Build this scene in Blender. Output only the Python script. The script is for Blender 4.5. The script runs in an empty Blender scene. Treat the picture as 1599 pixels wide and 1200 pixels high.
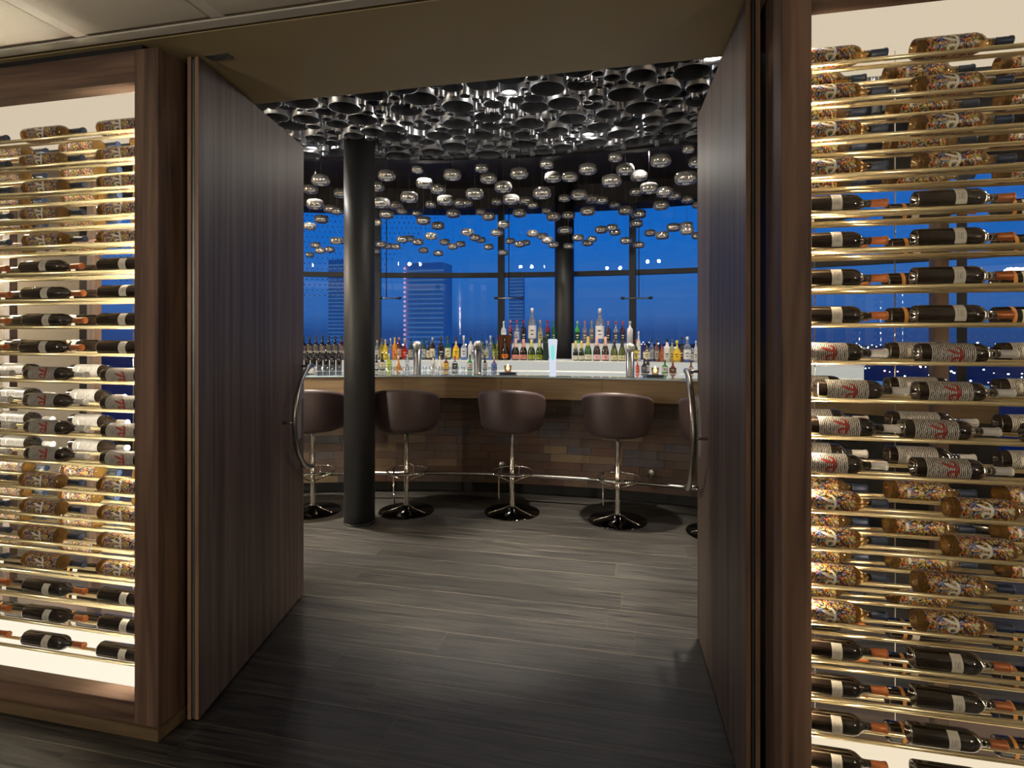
import bpy, math, random
from mathutils import Vector, Matrix
random.seed(7)
PI = math.pi
sc = bpy.context.scene
col = sc.collection
# ------------------------------------------------------------------ camera, world, exposure
EYE = 1.5; F = 888.0; YAW = math.radians(12.8)
cd = bpy.data.cameras.new('camera'); cam = bpy.data.objects.new('camera', cd); col.objects.link(cam)
cd.sensor_width = 36; cd.lens = 20; cd.shift_y = -0.05; cd.clip_end = 9000; cd.clip_start = .05
cam.location = (0, 0, EYE); cam.rotation_euler = (PI/2, 0, YAW); sc.camera = cam
sc.view_settings.view_transform = 'Standard'; sc.view_settings.look = 'None'
sc.view_settings.gamma = 1; sc.view_settings.exposure = 0.0; sc.view_settings.use_curve_mapping = False
sc.cycles.max_bounces = 10; sc.cycles.transparent_max_bounces = 16; sc.cycles.sample_clamp_indirect = 4
w = bpy.data.worlds.new('dusk'); sc.world = w; w.use_nodes = True
nt = w.node_tree; nt.nodes.clear()
tc = nt.nodes.new('ShaderNodeTexCoord'); sp = nt.nodes.new('ShaderNodeSeparateXYZ'); rp = nt.nodes.new('ShaderNodeValToRGB')
bg = nt.nodes.new('ShaderNodeBackground'); ow = nt.nodes.new('ShaderNodeOutputWorld')
nt.links.new(tc.outputs['Generated'], sp.inputs[0]); nt.links.new(sp.outputs['Z'], rp.inputs[0])
nt.links.new(rp.outputs[0], bg.inputs[0]); nt.links.new(bg.outputs[0], ow.inputs[0]); bg.inputs[1].default_value = 1.0
cr = rp.color_ramp; cr.elements[0].position = 0; cr.elements[0].color = (.016, .065, .24, 1)
cr.elements[1].position = 1; cr.elements[1].color = (.002, .05, .30, 1)
for p, c in ((.03, (.030, .125, .40)), (.09, (.024, .14, .47)), (.16, (.008, .135, .53)), (.35, (.004, .11, .50))):
    e = cr.elements.new(p); e.color = (*c, 1)

def area(name, loc, size, power, color, rot=(0, 0, 0), size_y=None, spread=None):
    l = bpy.data.lights.new(name, 'AREA'); l.energy = power; l.color = color; l.size = size
    if size_y: l.shape = 'RECTANGLE'; l.size_y = size_y
    if spread: l.spread = spread
    o = bpy.data.objects.new(name, l); o.location = loc; o.rotation_euler = rot; col.objects.link(o); return o
def spot(name, loc, power, color, angle=70, blend=.6, size=.04, rot=(0, 0, 0)):
    l = bpy.data.lights.new(name, 'SPOT'); l.energy = power; l.color = color
    l.spot_size = math.radians(angle); l.spot_blend = blend; l.shadow_soft_size = size
    o = bpy.data.objects.new(name, l); o.location = loc; o.rotation_euler = rot; col.objects.link(o); return o
WARM = (1, .82, .6); NEUT = (1, .93, .84)
def point(name, loc, power, color, r=.05):
    l = bpy.data.lights.new(name, 'POINT'); l.energy = power; l.color = color; l.shadow_soft_size = r
    o = bpy.data.objects.new(name, l); o.location = loc; col.objects.link(o); return o
# bar room downlights (they sit in the tube canopy)
DOWN = [(-.80, 3.44), (-.388, 4.30), (-2.59, 4.12), (.379, 3.26)]
for i, (x, y) in enumerate(DOWN):
    spot('downlight_lamp', (x, y, 2.985), (900, 800, 950, 520)[i], (1, .90, .77), (42, 44, 48, 38)[i], .8, rot=(-.06, .03, 0) if i == 0 else (0, 0, 0))
    if i < 3: point('tube_fill', (x, y, 2.74), 6.5, NEUT, .03)  # bare point added below the downlight to brighten the tubes
for x, y in ((-1.5, 3.9), (-3.4, 3.3), (1.1, 3.9)): point('tube_fill', (x, y, 2.74), 5, NEUT, .03)  # further added points, no fitting above them, lighting the tubes
# lamps over the bar lighting pendants, bottles and apron
for a in (-22, -12, -3, 6, 15):
    A = math.radians(a); spot('bar_lamp', (-.7+7.1*math.sin(A), -1.4+7.1*math.cos(A), 3.3), 110, NEUT, 120, .8)
# unseen point lights added behind the camera to light wood and ceiling
point('lobby_fill', (-2.7, -2.1, 1.9), 125, NEUT, .14)
point('lobby_fill', (3.2, -1.5, 1.95), 115, (1, .86, .68), .14)
# wall washers in the bar room
area('wall_washer', (-5.4, 3.4, 3.0), .3, 130, WARM, (0, -.5, 0))
area('wall_washer', (2.9, 3.4, 3.0), .3, 30, WARM, (0, .4, 0))
# unseen strips added behind cabinet posts and at far ends to brighten bottles
area('cabinet_fill', (-1.845, 1.905, 1.28), 2.2, 95, (1, .9, .74), (0, PI/2, 0), .012)
area('cabinet_fill', (-3.94, 1.93, 1.28), 2.2, 100, (1, .9, .74), (0, -PI/2, 0), .012)
area('cabinet_fill', (2.24, 1.93, 1.28), 2.2, 40, WARM, (0, PI/2, 0), .012)
area('cabinet_fill', (.485, 1.865, 1.28), 2.2, 15, WARM, (0, -PI/2, 0), .012)

# ------------------------------------------------------------------ projection helpers (used to read places off the plan)
CS, SN = math.cos(YAW), math.sin(YAW)
def ray(px):
    c = (px-800)/F; return (-SN+CS*c, CS+SN*c)
def onY(px, Y):
    a, b = ray(px); return a/b*Y
CX, CY = -.7, -1.4
def onR(px, R):
    a, b = ray(px); A = a*a+b*b; B = 2*(-a*CX-b*CY); C = CX*CX+CY*CY-R*R
    t = (-B+math.sqrt(B*B-4*A*C))/(2*A); return a*t, b*t, t
def zat(py, t): return EYE+(520-py)*t/F

# ------------------------------------------------------------------ materials
def srgb(r, g, b):
    f = lambda v: (v/255/12.92) if v/255 <= .04045 else ((v/255+.055)/1.055)**2.4
    return (f(r), f(g), f(b), 1)
def mat(name, c, rough=.5, metal=0, **kw):
    m = bpy.data.materials.new(name); m.use_nodes = True; b = m.node_tree.nodes['Principled BSDF']
    b.inputs['Base Color'].default_value = c if len(c) == 4 else (*c, 1)
    b.inputs['Roughness'].default_value = rough; b.inputs['Metallic'].default_value = metal
    for k, v in kw.items():
        k = {'trans': 'Transmission Weight', 'coat': 'Coat Weight', 'ior': 'IOR', 'spec': 'Specular IOR Level'}.get(k, k)
        b.inputs[k].default_value = v
    return m
def emit(name, c, s):
    m = bpy.data.materials.new(name); m.use_nodes = True; n = m.node_tree; n.nodes.clear()
    e = n.nodes.new('ShaderNodeEmission'); o = n.nodes.new('ShaderNodeOutputMaterial')
    e.inputs[0].default_value = (*c[:3], 1); e.inputs[1].default_value = s; n.links.new(e.outputs[0], o.inputs[0]); return m
def noise_mat(name, c1, c2, scale=(1, 1, 1), detail=6, rough=.5, rough2=None, bump=0, metal=0, contrast=(.35, .65), coat=0, distort=0, nscale=1, rnd=0, spec=.5):
    m = mat(name, c1, rough, metal, coat=coat, spec=spec); n = m.node_tree; b = n.nodes['Principled BSDF']
    t = n.nodes.new('ShaderNodeTexCoord'); mp = n.nodes.new('ShaderNodeMapping'); mp.inputs['Scale'].default_value = scale
    no = n.nodes.new('ShaderNodeTexNoise'); no.inputs['Scale'].default_value = nscale; no.inputs['Detail'].default_value = detail
    no.inputs['Distortion'].default_value = distort
    r = n.nodes.new('ShaderNodeValToRGB'); r.color_ramp.elements[0].position = contrast[0]; r.color_ramp.elements[1].position = contrast[1]
    r.color_ramp.elements[0].color = c1 if len(c1) == 4 else (*c1, 1); r.color_ramp.elements[1].color = c2 if len(c2) == 4 else (*c2, 1)
    n.links.new(t.outputs['Object'], mp.inputs[0]); n.links.new(mp.outputs[0], no.inputs['Vector']); n.links.new(no.outputs[0], r.inputs[0])
    out = r.outputs[0]
    if rnd:
        oi = n.nodes.new('ShaderNodeObjectInfo'); hs = n.nodes.new('ShaderNodeHueSaturation'); mr = n.nodes.new('ShaderNodeMapRange')
        mr.inputs[3].default_value = 1-rnd; mr.inputs[4].default_value = 1+rnd
        n.links.new(oi.outputs['Random'], mr.inputs[0]); n.links.new(mr.outputs[0], hs.inputs['Value']); n.links.new(out, hs.inputs['Color']); out = hs.outputs[0]
        ad = n.nodes.new('ShaderNodeVectorMath'); ad.operation = 'ADD'; sc_ = n.nodes.new('ShaderNodeMath'); sc_.operation = 'MULTIPLY'; sc_.inputs[1].default_value = 40
        n.links.new(oi.outputs['Random'], sc_.inputs[0]); n.links.new(mp.outputs[0], ad.inputs[0]); n.links.new(sc_.outputs[0], ad.inputs[1]); n.links.new(ad.outputs[0], no.inputs['Vector'])
    n.links.new(out, b.inputs['Base Color'])
    if bump:
        bp = n.nodes.new('ShaderNodeBump'); bp.inputs['Strength'].default_value = bump; bp.inputs['Distance'].default_value = .004
        n.links.new(no.outputs[0], bp.inputs['Height']); n.links.new(bp.outputs[0], b.inputs['Normal'])
    return m
def pane_mat(name, tint=(1, 1, 1), refl=1.0, rough=0):
    m = bpy.data.materials.new(name); m.use_nodes = True; n = m.node_tree; n.nodes.clear()
    tr = n.nodes.new('ShaderNodeBsdfTransparent'); tr.inputs[0].default_value = (*tint, 1)
    g = n.nodes.new('ShaderNodeBsdfGlossy'); g.inputs['Roughness'].default_value = rough
    fr = n.nodes.new('ShaderNodeFresnel'); fr.inputs[0].default_value = 1.45
    ge = n.nodes.new('ShaderNodeNewGeometry'); io = n.nodes.new('ShaderNodeMapRange'); io.inputs[3].default_value = 1.45; io.inputs[4].default_value = 1/1.45
    n.links.new(ge.outputs['Backfacing'], io.inputs[0]); n.links.new(io.outputs[0], fr.inputs[0])
    mu = n.nodes.new('ShaderNodeMath'); mu.operation = 'MULTIPLY'; mu.inputs[1].default_value = refl
    mx = n.nodes.new('ShaderNodeMixShader'); o = n.nodes.new('ShaderNodeOutputMaterial')
    n.links.new(fr.outputs[0], mu.inputs[0]); n.links.new(mu.outputs[0], mx.inputs[0]); n.links.new(tr.outputs[0], mx.inputs[1])
    n.links.new(g.outputs[0], mx.inputs[2]); n.links.new(mx.outputs[0], o.inputs[0]); return m
M = {}
M['walnut'] = noise_mat('walnut', srgb(72, 54, 45), srgb(120, 96, 80), (22, 22, 1.1), 8, .42, bump=.15, distort=.6, spec=.35)
M['walnut_h'] = noise_mat('walnut_horizontal', srgb(72, 54, 45), srgb(120, 96, 80), (1.1, 22, 22), 8, .42, bump=.15, distort=.6, spec=.35)
M['door'] = noise_mat('door_veneer', srgb(70, 58, 52), srgb(104, 90, 82), (30, 30, .7), 8, .5, bump=.1, distort=.4, spec=.45)
M['plinth'] = noise_mat('plinth_wood', srgb(88, 72, 52), srgb(112, 94, 68), (3, 20, 30), 6, .5)
M['edge'] = noise_mat('door_edge_wood', srgb(112, 86, 66), srgb(150, 116, 88), (30, 30, 2), 6, .5)
M['black'] = mat('black_gap', (.004, .004, .004), .7)
M['soffit'] = noise_mat('soffit_paint', srgb(180, 162, 118), srgb(184, 166, 122), (3, 3, 3), 2, .42)
M['ceil'] = mat('ceiling_paint', srgb(212, 204, 188), .8)
M['darkceil'] = noise_mat('dark_bar_ceiling', srgb(26, 22, 21), srgb(34, 29, 27), (2, 2, 2), 2, .45)
M['plank'] = noise_mat('dark_stained_oak', srgb(12, 12, 12), srgb(74, 70, 64), (1.8, 44, 26), 12, .42, bump=.3, distort=1.8, contrast=(.36, .84), rnd=.22, spec=.5)
M['grout'] = mat('floor_joint', srgb(92, 84, 68), .8)
M['cream'] = mat('cream_wall', srgb(214, 200, 176), .7)
M['white_lacquer'] = mat('cabinet_cream', srgb(236, 222, 196), .3)
M['tray'] = emit('lit_tray_diffuser', (1, .84, .62), .95)
M['tray_l'] = emit('lit_tray_diffuser_left', (1, .89, .72), 1.12)
M['topglow'] = emit('lit_top_diffuser', (1, .83, .62), .72)
M['rail'] = mat('pale_gold_rod', srgb(236, 216, 168), .18, .72)
M['steel'] = noise_mat('brushed_steel', srgb(150, 148, 142), srgb(176, 173, 166), (40, 40, 2), 3, .28, metal=1)
M['chrome'] = mat('chrome', (.78, .76, .72), .08, 1)
M['tube'] = noise_mat('polished_tube_steel', srgb(146, 148, 154), srgb(176, 177, 180), (1, 1, 60), 2, .33, metal=1)
M['dark_chrome'] = mat('dark_chrome', (.05, .045, .04), .1, 1)
M['column'] = mat('dark_column_paint', srgb(30, 30, 31), .5, 0)
M['frame'] = mat('black_window_frame', srgb(14, 15, 18), .4)
M['pane'] = pane_mat('window_glass', (.95, .98, 1), .9)
M['cabglass'] = pane_mat('cabinet_glass', (.985, .99, .985), .5)
M['leather'] = noise_mat('brown_leather', srgb(52, 38, 37), srgb(59, 44, 43), (60, 60, 60), 3, .48, bump=.08)
M['apron'] = noise_mat('oak_apron', srgb(92, 73, 48), srgb(108, 88, 60), (2, 2, 34), 5, .5)
M['glasstop'] = mat('glass_counter', srgb(150, 168, 176), .07, 0, coat=1)
M['riser'] = emit('backlit_riser', (.93, .93, .86), .55)
M['shelf'] = mat('white_shelf', srgb(225, 225, 218), .3)
M['lampwhite'] = emit('lamp_face', (1, .96, .9), 14)
M['crystal'] = mat('clear_glass', (.96, .95, .92), .02, 0, trans=1, ior=1.45)
M['mirrorglass'] = mat('silvered_glass', (.72, .70, .66), .06, .82)
M['wire'] = mat('thin_wire', srgb(120, 120, 118), .3, 1)
M['darkglass'] = mat('black_bottle_glass', (.010, .006, .004), .06, 0, coat=1)
M['amber'] = mat('amber_glass', (.42, .22, .05), .05, 0, trans=.75, ior=1.45)
M['cap_o'] = mat('copper_capsule', srgb(196, 116, 62), .35, .35)
M['cap_w'] = mat('white_capsule', srgb(225, 220, 212), .4)
M['cap_b'] = mat('blue_capsule', srgb(44, 58, 84), .35, .3)
M['cork_o'] = mat('orange_capsule_end', srgb(240, 170, 80), .4)
M['paper'] = noise_mat('label_paper', srgb(226, 220, 205), srgb(208, 200, 184), (8, 160, 60), 3, .65)
M['orange'] = mat('orange_band', srgb(214, 148, 70), .6)
M['pi_w'] = mat('white_print', srgb(236, 230, 218), .5)
M['pi_r'] = mat('red_print', srgb(150, 40, 28), .5)
M['print_dark'] = mat('grey_print', srgb(92, 86, 80), .6)
M['plate'] = mat('push_plate', srgb(150, 150, 156), .3, .4)
M['cyan'] = emit('cyan_lit_glass', (.25, .8, .72), 1.0)
M['lit'] = emit('white_lit_tap', (.80, .86, 1), .85)
M['flame'] = emit('candle_flame', (1, .62, .25), 6)
M['smoke'] = pane_mat('smoked_glass', (.86, .76, .68), 1.2)
M['tray_black'] = mat('black_tray', srgb(22, 22, 24), .4)
M['seal'] = mat('door_seal', srgb(90, 92, 90), .4, .6)

def zigzag():
    m = mat('zigzag_label', (.5, .5, .5), .45); n = m.node_tree; b = n.nodes['Principled BSDF']
    t = n.nodes.new('ShaderNodeTexCoord'); wv = n.nodes.new('ShaderNodeTexWave'); wv.wave_type = 'BANDS'; wv.bands_direction = 'X'
    wv.inputs['Scale'].default_value = 62; wv.inputs['Distortion'].default_value = 2.2; wv.inputs['Detail'].default_value = 0; wv.inputs['Detail Scale'].default_value = 3.2
    r = n.nodes.new('ShaderNodeValToRGB'); r.color_ramp.elements[0].position = .4; r.color_ramp.elements[1].position = .55
    r.color_ramp.elements[0].color = srgb(44, 38, 36); r.color_ramp.elements[1].color = srgb(206, 200, 190)
    n.links.new(t.outputs['Object'], wv.inputs['Vector']); n.links.new(wv.outputs['Fac'], r.inputs[0]); n.links.new(r.outputs[0], b.inputs['Base Color']); return m
M['zigzag'] = zigzag()
def scribble():
    m = mat('scribble_label', (.5, .5, .5), .35); n = m.node_tree; b = n.nodes['Principled BSDF']
    t = n.nodes.new('ShaderNodeTexCoord'); ns = n.nodes.new('ShaderNodeTexNoise'); ns.inputs['Scale'].default_value = 90
    mx = n.nodes.new('ShaderNodeVectorMath'); mx.operation = 'MULTIPLY_ADD'; mx.inputs[1].default_value = (.016, .016, .016)
    n.links.new(t.outputs['Object'], ns.inputs['Vector']); n.links.new(ns.outputs['Color'], mx.inputs[0]); n.links.new(t.outputs['Object'], mx.inputs[2])
    v = n.nodes.new('ShaderNodeTexVoronoi'); v.inputs['Scale'].default_value = 195; n.links.new(mx.outputs[0], v.inputs['Vector'])
    # ring shaped marks
    a = n.nodes.new('ShaderNodeMath'); a.operation = 'SUBTRACT'; a.inputs[1].default_value = .40; n.links.new(v.outputs['Distance'], a.inputs[0])
    ab = n.nodes.new('ShaderNodeMath'); ab.operation = 'ABSOLUTE'; n.links.new(a.outputs[0], ab.inputs[0])
    lt = n.nodes.new('ShaderNodeMath'); lt.operation = 'LESS_THAN'; lt.inputs[1].default_value = .17; n.links.new(ab.outputs[0], lt.inputs[0])
    sx = n.nodes.new('ShaderNodeSeparateColor'); n.links.new(v.outputs['Color'], sx.inputs[0])
    r = n.nodes.new('ShaderNodeValToRGB'); r.color_ramp.interpolation = 'CONSTANT'; el = r.color_ramp.elements
    cols = [srgb(214, 190, 92), srgb(226, 220, 200), srgb(214, 110, 44), srgb(140, 152, 190), srgb(186, 60, 40), srgb(176, 178, 80), srgb(232, 200, 130), srgb(70, 90, 150), srgb(220, 140, 60)]
    el[0].position = 0; el[0].color = cols[0]; el[1].position = .12; el[1].color = cols[1]
    for i, c in enumerate(cols[2:]): e = el.new(.25+i*.105); e.color = c
    n.links.new(sx.outputs[0], r.inputs[0])
    mc = n.nodes.new('ShaderNodeMix'); mc.data_type = 'RGBA'; mc.inputs[6].default_value = srgb(38, 24, 14)
    n.links.new(lt.outputs[0], mc.inputs[0]); n.links.new(r.outputs[0], mc.inputs[7]); n.links.new(mc.outputs[2], b.inputs['Base Color']); return m
M['scribble'] = scribble()
def perforated():
    m = mat('perforated_panel', srgb(150, 143, 130), .7); n = m.node_tree; b = n.nodes['Principled BSDF']
    t = n.nodes.new('ShaderNodeTexCoord'); mp = n.nodes.new('ShaderNodeMapping'); mp.inputs['Scale'].default_value = (1, 1, 1)
    v = n.nodes.new('ShaderNodeTexVoronoi'); v.inputs['Scale'].default_value = 120; v.inputs['Randomness'].default_value = 0
    r = n.nodes.new('ShaderNodeValToRGB'); r.color_ramp.elements[0].position = .24; r.color_ramp.elements[1].position = .34
    r.color_ramp.elements[0].color = srgb(124, 116, 102); r.color_ramp.elements[1].color = srgb(204, 194, 176)
    n.links.new(t.outputs['Object'], mp.inputs[0]); n.links.new(mp.outputs[0], v.inputs['Vector']); n.links.new(v.outputs['Distance'], r.inputs[0]); n.links.new(r.outputs[0], b.inputs['Base Color']); return m
M['perf'] = perforated()

# ------------------------------------------------------------------ mesh helpers
class MB:
    def __init__(s): s.v = []; s.f = []; s.sm = []; s.mi = []; s.cm = 0
    def add(s, vs, fs, smooth=False):
        o = len(s.v); s.v += [tuple(p) for p in vs]
        for f in fs: s.f.append(tuple(i+o for i in f)); s.sm.append(smooth); s.mi.append(s.cm)
        return s
    def box(s, x0, x1, y0, y1, z0, z1):
        return s.add([(x0, y0, z0), (x1, y0, z0), (x1, y1, z0), (x0, y1, z0), (x0, y0, z1), (x1, y0, z1), (x1, y1, z1), (x0, y1, z1)],
                     [(0, 3, 2, 1), (4, 5, 6, 7), (0, 1, 5, 4), (1, 2, 6, 5), (2, 3, 7, 6), (3, 0, 4, 7)])
    def bev(s, x0, x1, y0, y1, z0, z1, b=.004):
        vs = []
        for z, i in ((z0, b), (z0+b, 0), (z1-b, 0), (z1, b)):
            vs += [(x0+i+b, y0+i, z), (x1-i-b, y0+i, z), (x1-i, y0+i+b, z), (x1-i, y1-i-b, z), (x1-i-b, y1-i, z), (x0+i+b, y1-i, z), (x0+i, y1-i-b, z), (x0+i, y0+i+b, z)]
        fs = [tuple(range(7, -1, -1)), tuple(range(24, 32))]
        for k in range(3):
            for j in range(8): a = k*8+j; c = k*8+(j+1) % 8; fs.append((a, c, c+8, a+8))
        return s.add(vs, fs)
    def lathe(s, prof, n=20, axis='z', o=(0, 0, 0), caps=True, smooth=True):
        vs = []
        for (r, h) in prof:
            for k in range(n):
                a = 2*PI*k/n; x, y = r*math.cos(a), r*math.sin(a)
                vs.append((x+o[0], y+o[1], h+o[2]) if axis == 'z' else ((h+o[0], x+o[1], y+o[2]) if axis == 'x' else (x+o[0], h+o[1], y+o[2])))
        fs = []; m = len(prof)
        for i in range(m-1):
            for k in range(n):
                a = i*n+k; b = i*n+(k+1) % n; q = (a, b, b+n, a+n); fs.append(q if axis != 'y' else q[::-1])
        s.add(vs, fs, smooth)
        if caps:
            c0 = tuple(range(n-1, -1, -1)); c1 = tuple(range((m-1)*n, m*n)); o_ = len(s.v)-len(vs)
            if prof[0][0] > 1e-4: s.f.append(tuple(i+o_ for i in (c0 if axis != 'y' else c0[::-1]))); s.sm.append(False); s.mi.append(s.cm)
            if prof[-1][0] > 1e-4: s.f.append(tuple(i+o_ for i in (c1 if axis != 'y' else c1[::-1]))); s.sm.append(False); s.mi.append(s.cm)
        return s
    def tube(s, pts, r, n=8, closed=False):
        P = [Vector(p) for p in pts]; m = len(P); vs = []; up = None
        for i in range(m):
            if closed: d = P[(i+1) % m]-P[i-1]
            else: d = P[min(i+1, m-1)]-P[max(i-1, 0)]
            d.normalize()
            if up is None: up = Vector((0, 0, 1)) if abs(d.z) < .9 else Vector((1, 0, 0))
            u = (up-d*up.dot(d)).normalized(); v = d.cross(u); up = u
            rr = r[i] if isinstance(r, (list, tuple)) else r
            for k in range(n): a = 2*PI*k/n; vs.append(P[i]+u*rr*math.cos(a)+v*rr*math.sin(a))
        fs = []
        for i in range(m if closed else m-1):
            for k in range(n): a = i*n+k; b = i*n+(k+1) % n; j = ((i+1) % m)*n; fs.append((a, b, j+(k+1) % n, j+k))
        if not closed: fs += [tuple(range(n-1, -1, -1)), tuple(range((m-1)*n, m*n))]
        return s.add(vs, fs, True)
    def prism(s, poly, y0, y1, fn=None):          # polygon in (a, z), extruded along y
        n = len(poly); vs = [(a, y0, z) for a, z in poly]+[(a, y1, z) for a, z in poly]
        if fn: vs = [fn(v) for v in vs]
        return s.add(vs, [tuple(range(n)), tuple(range(2*n-1, n-1, -1))]+[(i, i+n, (i+1) % n+n, (i+1) % n) for i in range(n)])
    def arc(s, R0, R1, a0, a1, z0, z1, n=24, c=(CX, CY)):   # curved slab round the room centre, a from +Y towards +X
        vs = []
        for i in range(n+1):
            a = a0+(a1-a0)*i/n; sn, cs = math.sin(a), math.cos(a)
            for R, z in ((R0, z0), (R1, z0), (R1, z1), (R0, z1)): vs.append((c[0]+R*sn, c[1]+R*cs, z))
        fs = []
        for i in range(n):
            for k in range(4): a = i*4+k; b = i*4+(k+1) % 4; fs.append((a, a+4, b+4, b))
        fs += [(0, 1, 2, 3), tuple(n*4+k for k in (3, 2, 1, 0))]
        return s.add(vs, fs)
    def mesh(s, name, *mats):
        me = bpy.data.meshes.new(name); me.from_pydata(s.v, [], s.f); me.polygons.foreach_set('use_smooth', s.sm)
        for m in mats: me.materials.append(m)
        me.polygons.foreach_set('material_index', s.mi); me.update(); return me
def obj(name, mesh, parent=None, loc=None, rot=None, **props):
    o = bpy.data.objects.new(name, mesh); col.objects.link(o)
    if parent: o.parent = parent
    if loc: o.location = loc
    if rot: o.rotation_euler = rot
    for k, v in props.items(): o[k] = v
    return o
def thing(name, label, cat, loc=(0, 0, 0), rot=(0, 0, 0), group=None):
    o = obj(name, None, None, loc, rot, label=label, category=cat)
    if group: o['group'] = group
    return o
def B(x0, x1, y0, y1, z0, z1, m, name='box', bev=0):
    b = MB(); (b.bev(x0, x1, y0, y1, z0, z1, bev) if bev else b.box(x0, x1, y0, y1, z0, z1)); return b.mesh(name, m)
ORD = ['zeroth', 'first', 'second', 'third', 'fourth', 'fifth', 'sixth', 'seventh', 'eighth', 'ninth', 'tenth', 'eleventh', 'twelfth', 'thirteenth', 'fourteenth', 'fifteenth', 'sixteenth', 'seventeenth', 'eighteenth', 'nineteenth', 'twentieth', 'twenty-first', 'twenty-second', 'twenty-third', 'twenty-fourth', 'twenty-fifth', 'twenty-sixth', 'twenty-seventh', 'twenty-eighth', 'twenty-ninth', 'thirtieth']

# ------------------------------------------------------------------ the setting
ZC = 2.575; WY = 1.75; WB = 2.34; XL = -1.732; XR = .3885
floor = obj('floor', B(-6.2, 3.6, -3.2, 7.7, -.06, -.0004, M['grout']), kind='structure')
py0 = 1.867-.21*22; random.seed(3); pm = {}
r = 0
while py0+.21*r < 5.6:
    y = py0+.21*r; x = -6.1-random.random()*1.6
    far = y > 6.0
    while x < 3.55:
        L = random.choice((1.6, 1.9, 2.2, 2.5)); x0, x1 = max(x, -6.2), min(x+L, 3.6)
        if x1-x0 > .05:
            key = round(x1-x0, 2)
            if key not in pm: pm[key] = B(0, key-.0016, 0, .2066, -.0004, 0, M['plank'], 'plank')
            obj('plank', pm[key], floor, (x0, y, 0))
        x += L
    r += 1
ceiling = obj('ceiling', B(-6.2, 3.5, -3.2, 1.70, ZC+.035, ZC+.08, M['ceil']), kind='structure')
ex = -1.988-.578*5
for i in range(14):
    xa = ex+.578*i
    obj('joint_strip', B(xa-.027, xa+.027, -3.2, 1.675, ZC+.004, ZC+.034, M['ceil']), ceiling)
    for j in range(3):
        ya = -3.1+j*1.6; yb = min(ya+1.56, 1.672)
        obj('ceiling_panel', B(xa+.030, xa+.548, ya, yb, ZC+.002, ZC+.03, M['perf']), ceiling)
obj('trim_1', B(-6.2, 3.5, 1.68, 1.722, ZC, ZC+.034, M['ceil']), kind='structure')
obj('trim_2', B(-6.2, 3.5, 1.722, 1.738, ZC+.02, ZC+.06, M['black']), kind='structure')
obj('trim_3', B(-6.2, 3.5, 1.739, WB, ZC, ZC+.5, M['soffit']), kind='structure')
M['taupe'] = mat('taupe_wall', srgb(96, 84, 72), .7)
obj('wall_back', B(-6.2, 3.5, -3.3, -3.2, -.05, 2.7, M['taupe']), kind='structure')
obj('wall_left', B(-6.3, -6.2, WY, 5.35, -.05, 3.4, M['cream']), kind='structure')
obj('wall_left.001', B(-6.3, -6.2, -3.3, WY-.002, -.05, 2.7, M['taupe']), kind='structure')
obj('wall_right', B(3.5, 3.6, WY, 6.2, -.05, 3.4, M['cream']), kind='structure')
obj('wall_right.001', B(3.5, 3.6, -3.3, WY-.002, -.05, 2.7, M['taupe']), kind='structure')
obj('wall_front', MB().box(-6.2, -4.0, WY, WB, 0, ZC).box(2.3, 3.5, WY, WB, 0, ZC).mesh('wall', M['walnut']), kind='structure')

# curved window wall
RW = 8.65; A0, A1 = math.radians(-39.6), math.radians(29.2)
sill = MB().arc(RW-.05, RW+.12, A0, A1, -.05, .25, 40)
obj('wall_window', sill.mesh('wall', M['frame']), kind='structure')
obj('trim_4', MB().arc(RW-.10, RW+.3, A0, A1, 3.10, 3.40, 40).mesh('header', M['darkceil']), kind='structure')
obj('ceiling.001', MB().arc(2.3, RW+.3, A0-.35, A1+.35, 3.36, 3.44, 60).mesh('dark_ceiling', M['darkceil']), kind='structure')
obj('trim_5', MB().arc(6.30, 6.62, A0, A1, 3.16, 3.355, 40).mesh('fascia', M['darkceil']), kind='structure')
obj('trim_6', MB().arc(6.95, 7.05, A0, A1, 3.24, 3.355, 40).mesh('fascia', M['darkceil']), kind='structure')
def ang(px, R=RW):
    x, y, t = onR(px, R); return math.atan2(x-CX, y-CY)
mul = [ang(590.5), ang(783.5), ang(988.5)]; st = (mul[2]-mul[0])/2
angs = [mul[0]-3*st, mul[0]-2*st, mul[0]-st, mul[0], mul[1], mul[2], mul[2]+st, mul[2]+2*st, mul[2]+3*st]
ZT = 2.25
for i in range(len(angs)-1):
    a, b = max(angs[i], A0), min(angs[i+1], A1)
    if b-a < .01: continue
    wn = obj('window_%d' % (i+1), MB().arc(RW-.012, RW+.012, a, b, .25, 3.10, 6).mesh('pane', M['pane']), kind='structure')
    w2 = .04/RW
    obj('mullion', MB().arc(RW-.07, RW+.05, a-w2, a+w2, .25, 3.10, 1).mesh('mullion', M['frame']), wn)
    obj('transom', MB().arc(RW-.05, RW+.04, a+w2, b-w2, ZT-.03, ZT+.03, 6).mesh('transom', M['frame']), wn)
    # printed dots fade out towards the right
    if i in (1, 2, 3):
        d = MB(); na = 26; random.seed(i)
        for k in range(na):
            for q in range(17):
                aa = a+(b-a)*(k+.5+(q % 2)*.5)/na; z = 3.07-q*.068
                if aa > b-w2: continue
                fx = (k/na) if i == 3 else 0
                if q > 11-(fx*22) and i == 3: continue
                if fx > .62: continue
                if abs(z-ZT) < .05: continue
                R = RW-.016; cx_, cy_ = CX+R*math.sin(aa), CY+R*math.cos(aa); ta = (math.cos(aa), -math.sin(aa)); rr = .0085
                d.add([(cx_+ta[0]*rr*math.cos(PI/3*u), cy_+ta[1]*rr*math.cos(PI/3*u), z+rr*math.sin(PI/3*u)) for u in range(6)], [tuple(range(6))])
        obj('frit_dots', d.mesh('dots', M['frame']), wn, kind='stuff')

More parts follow.
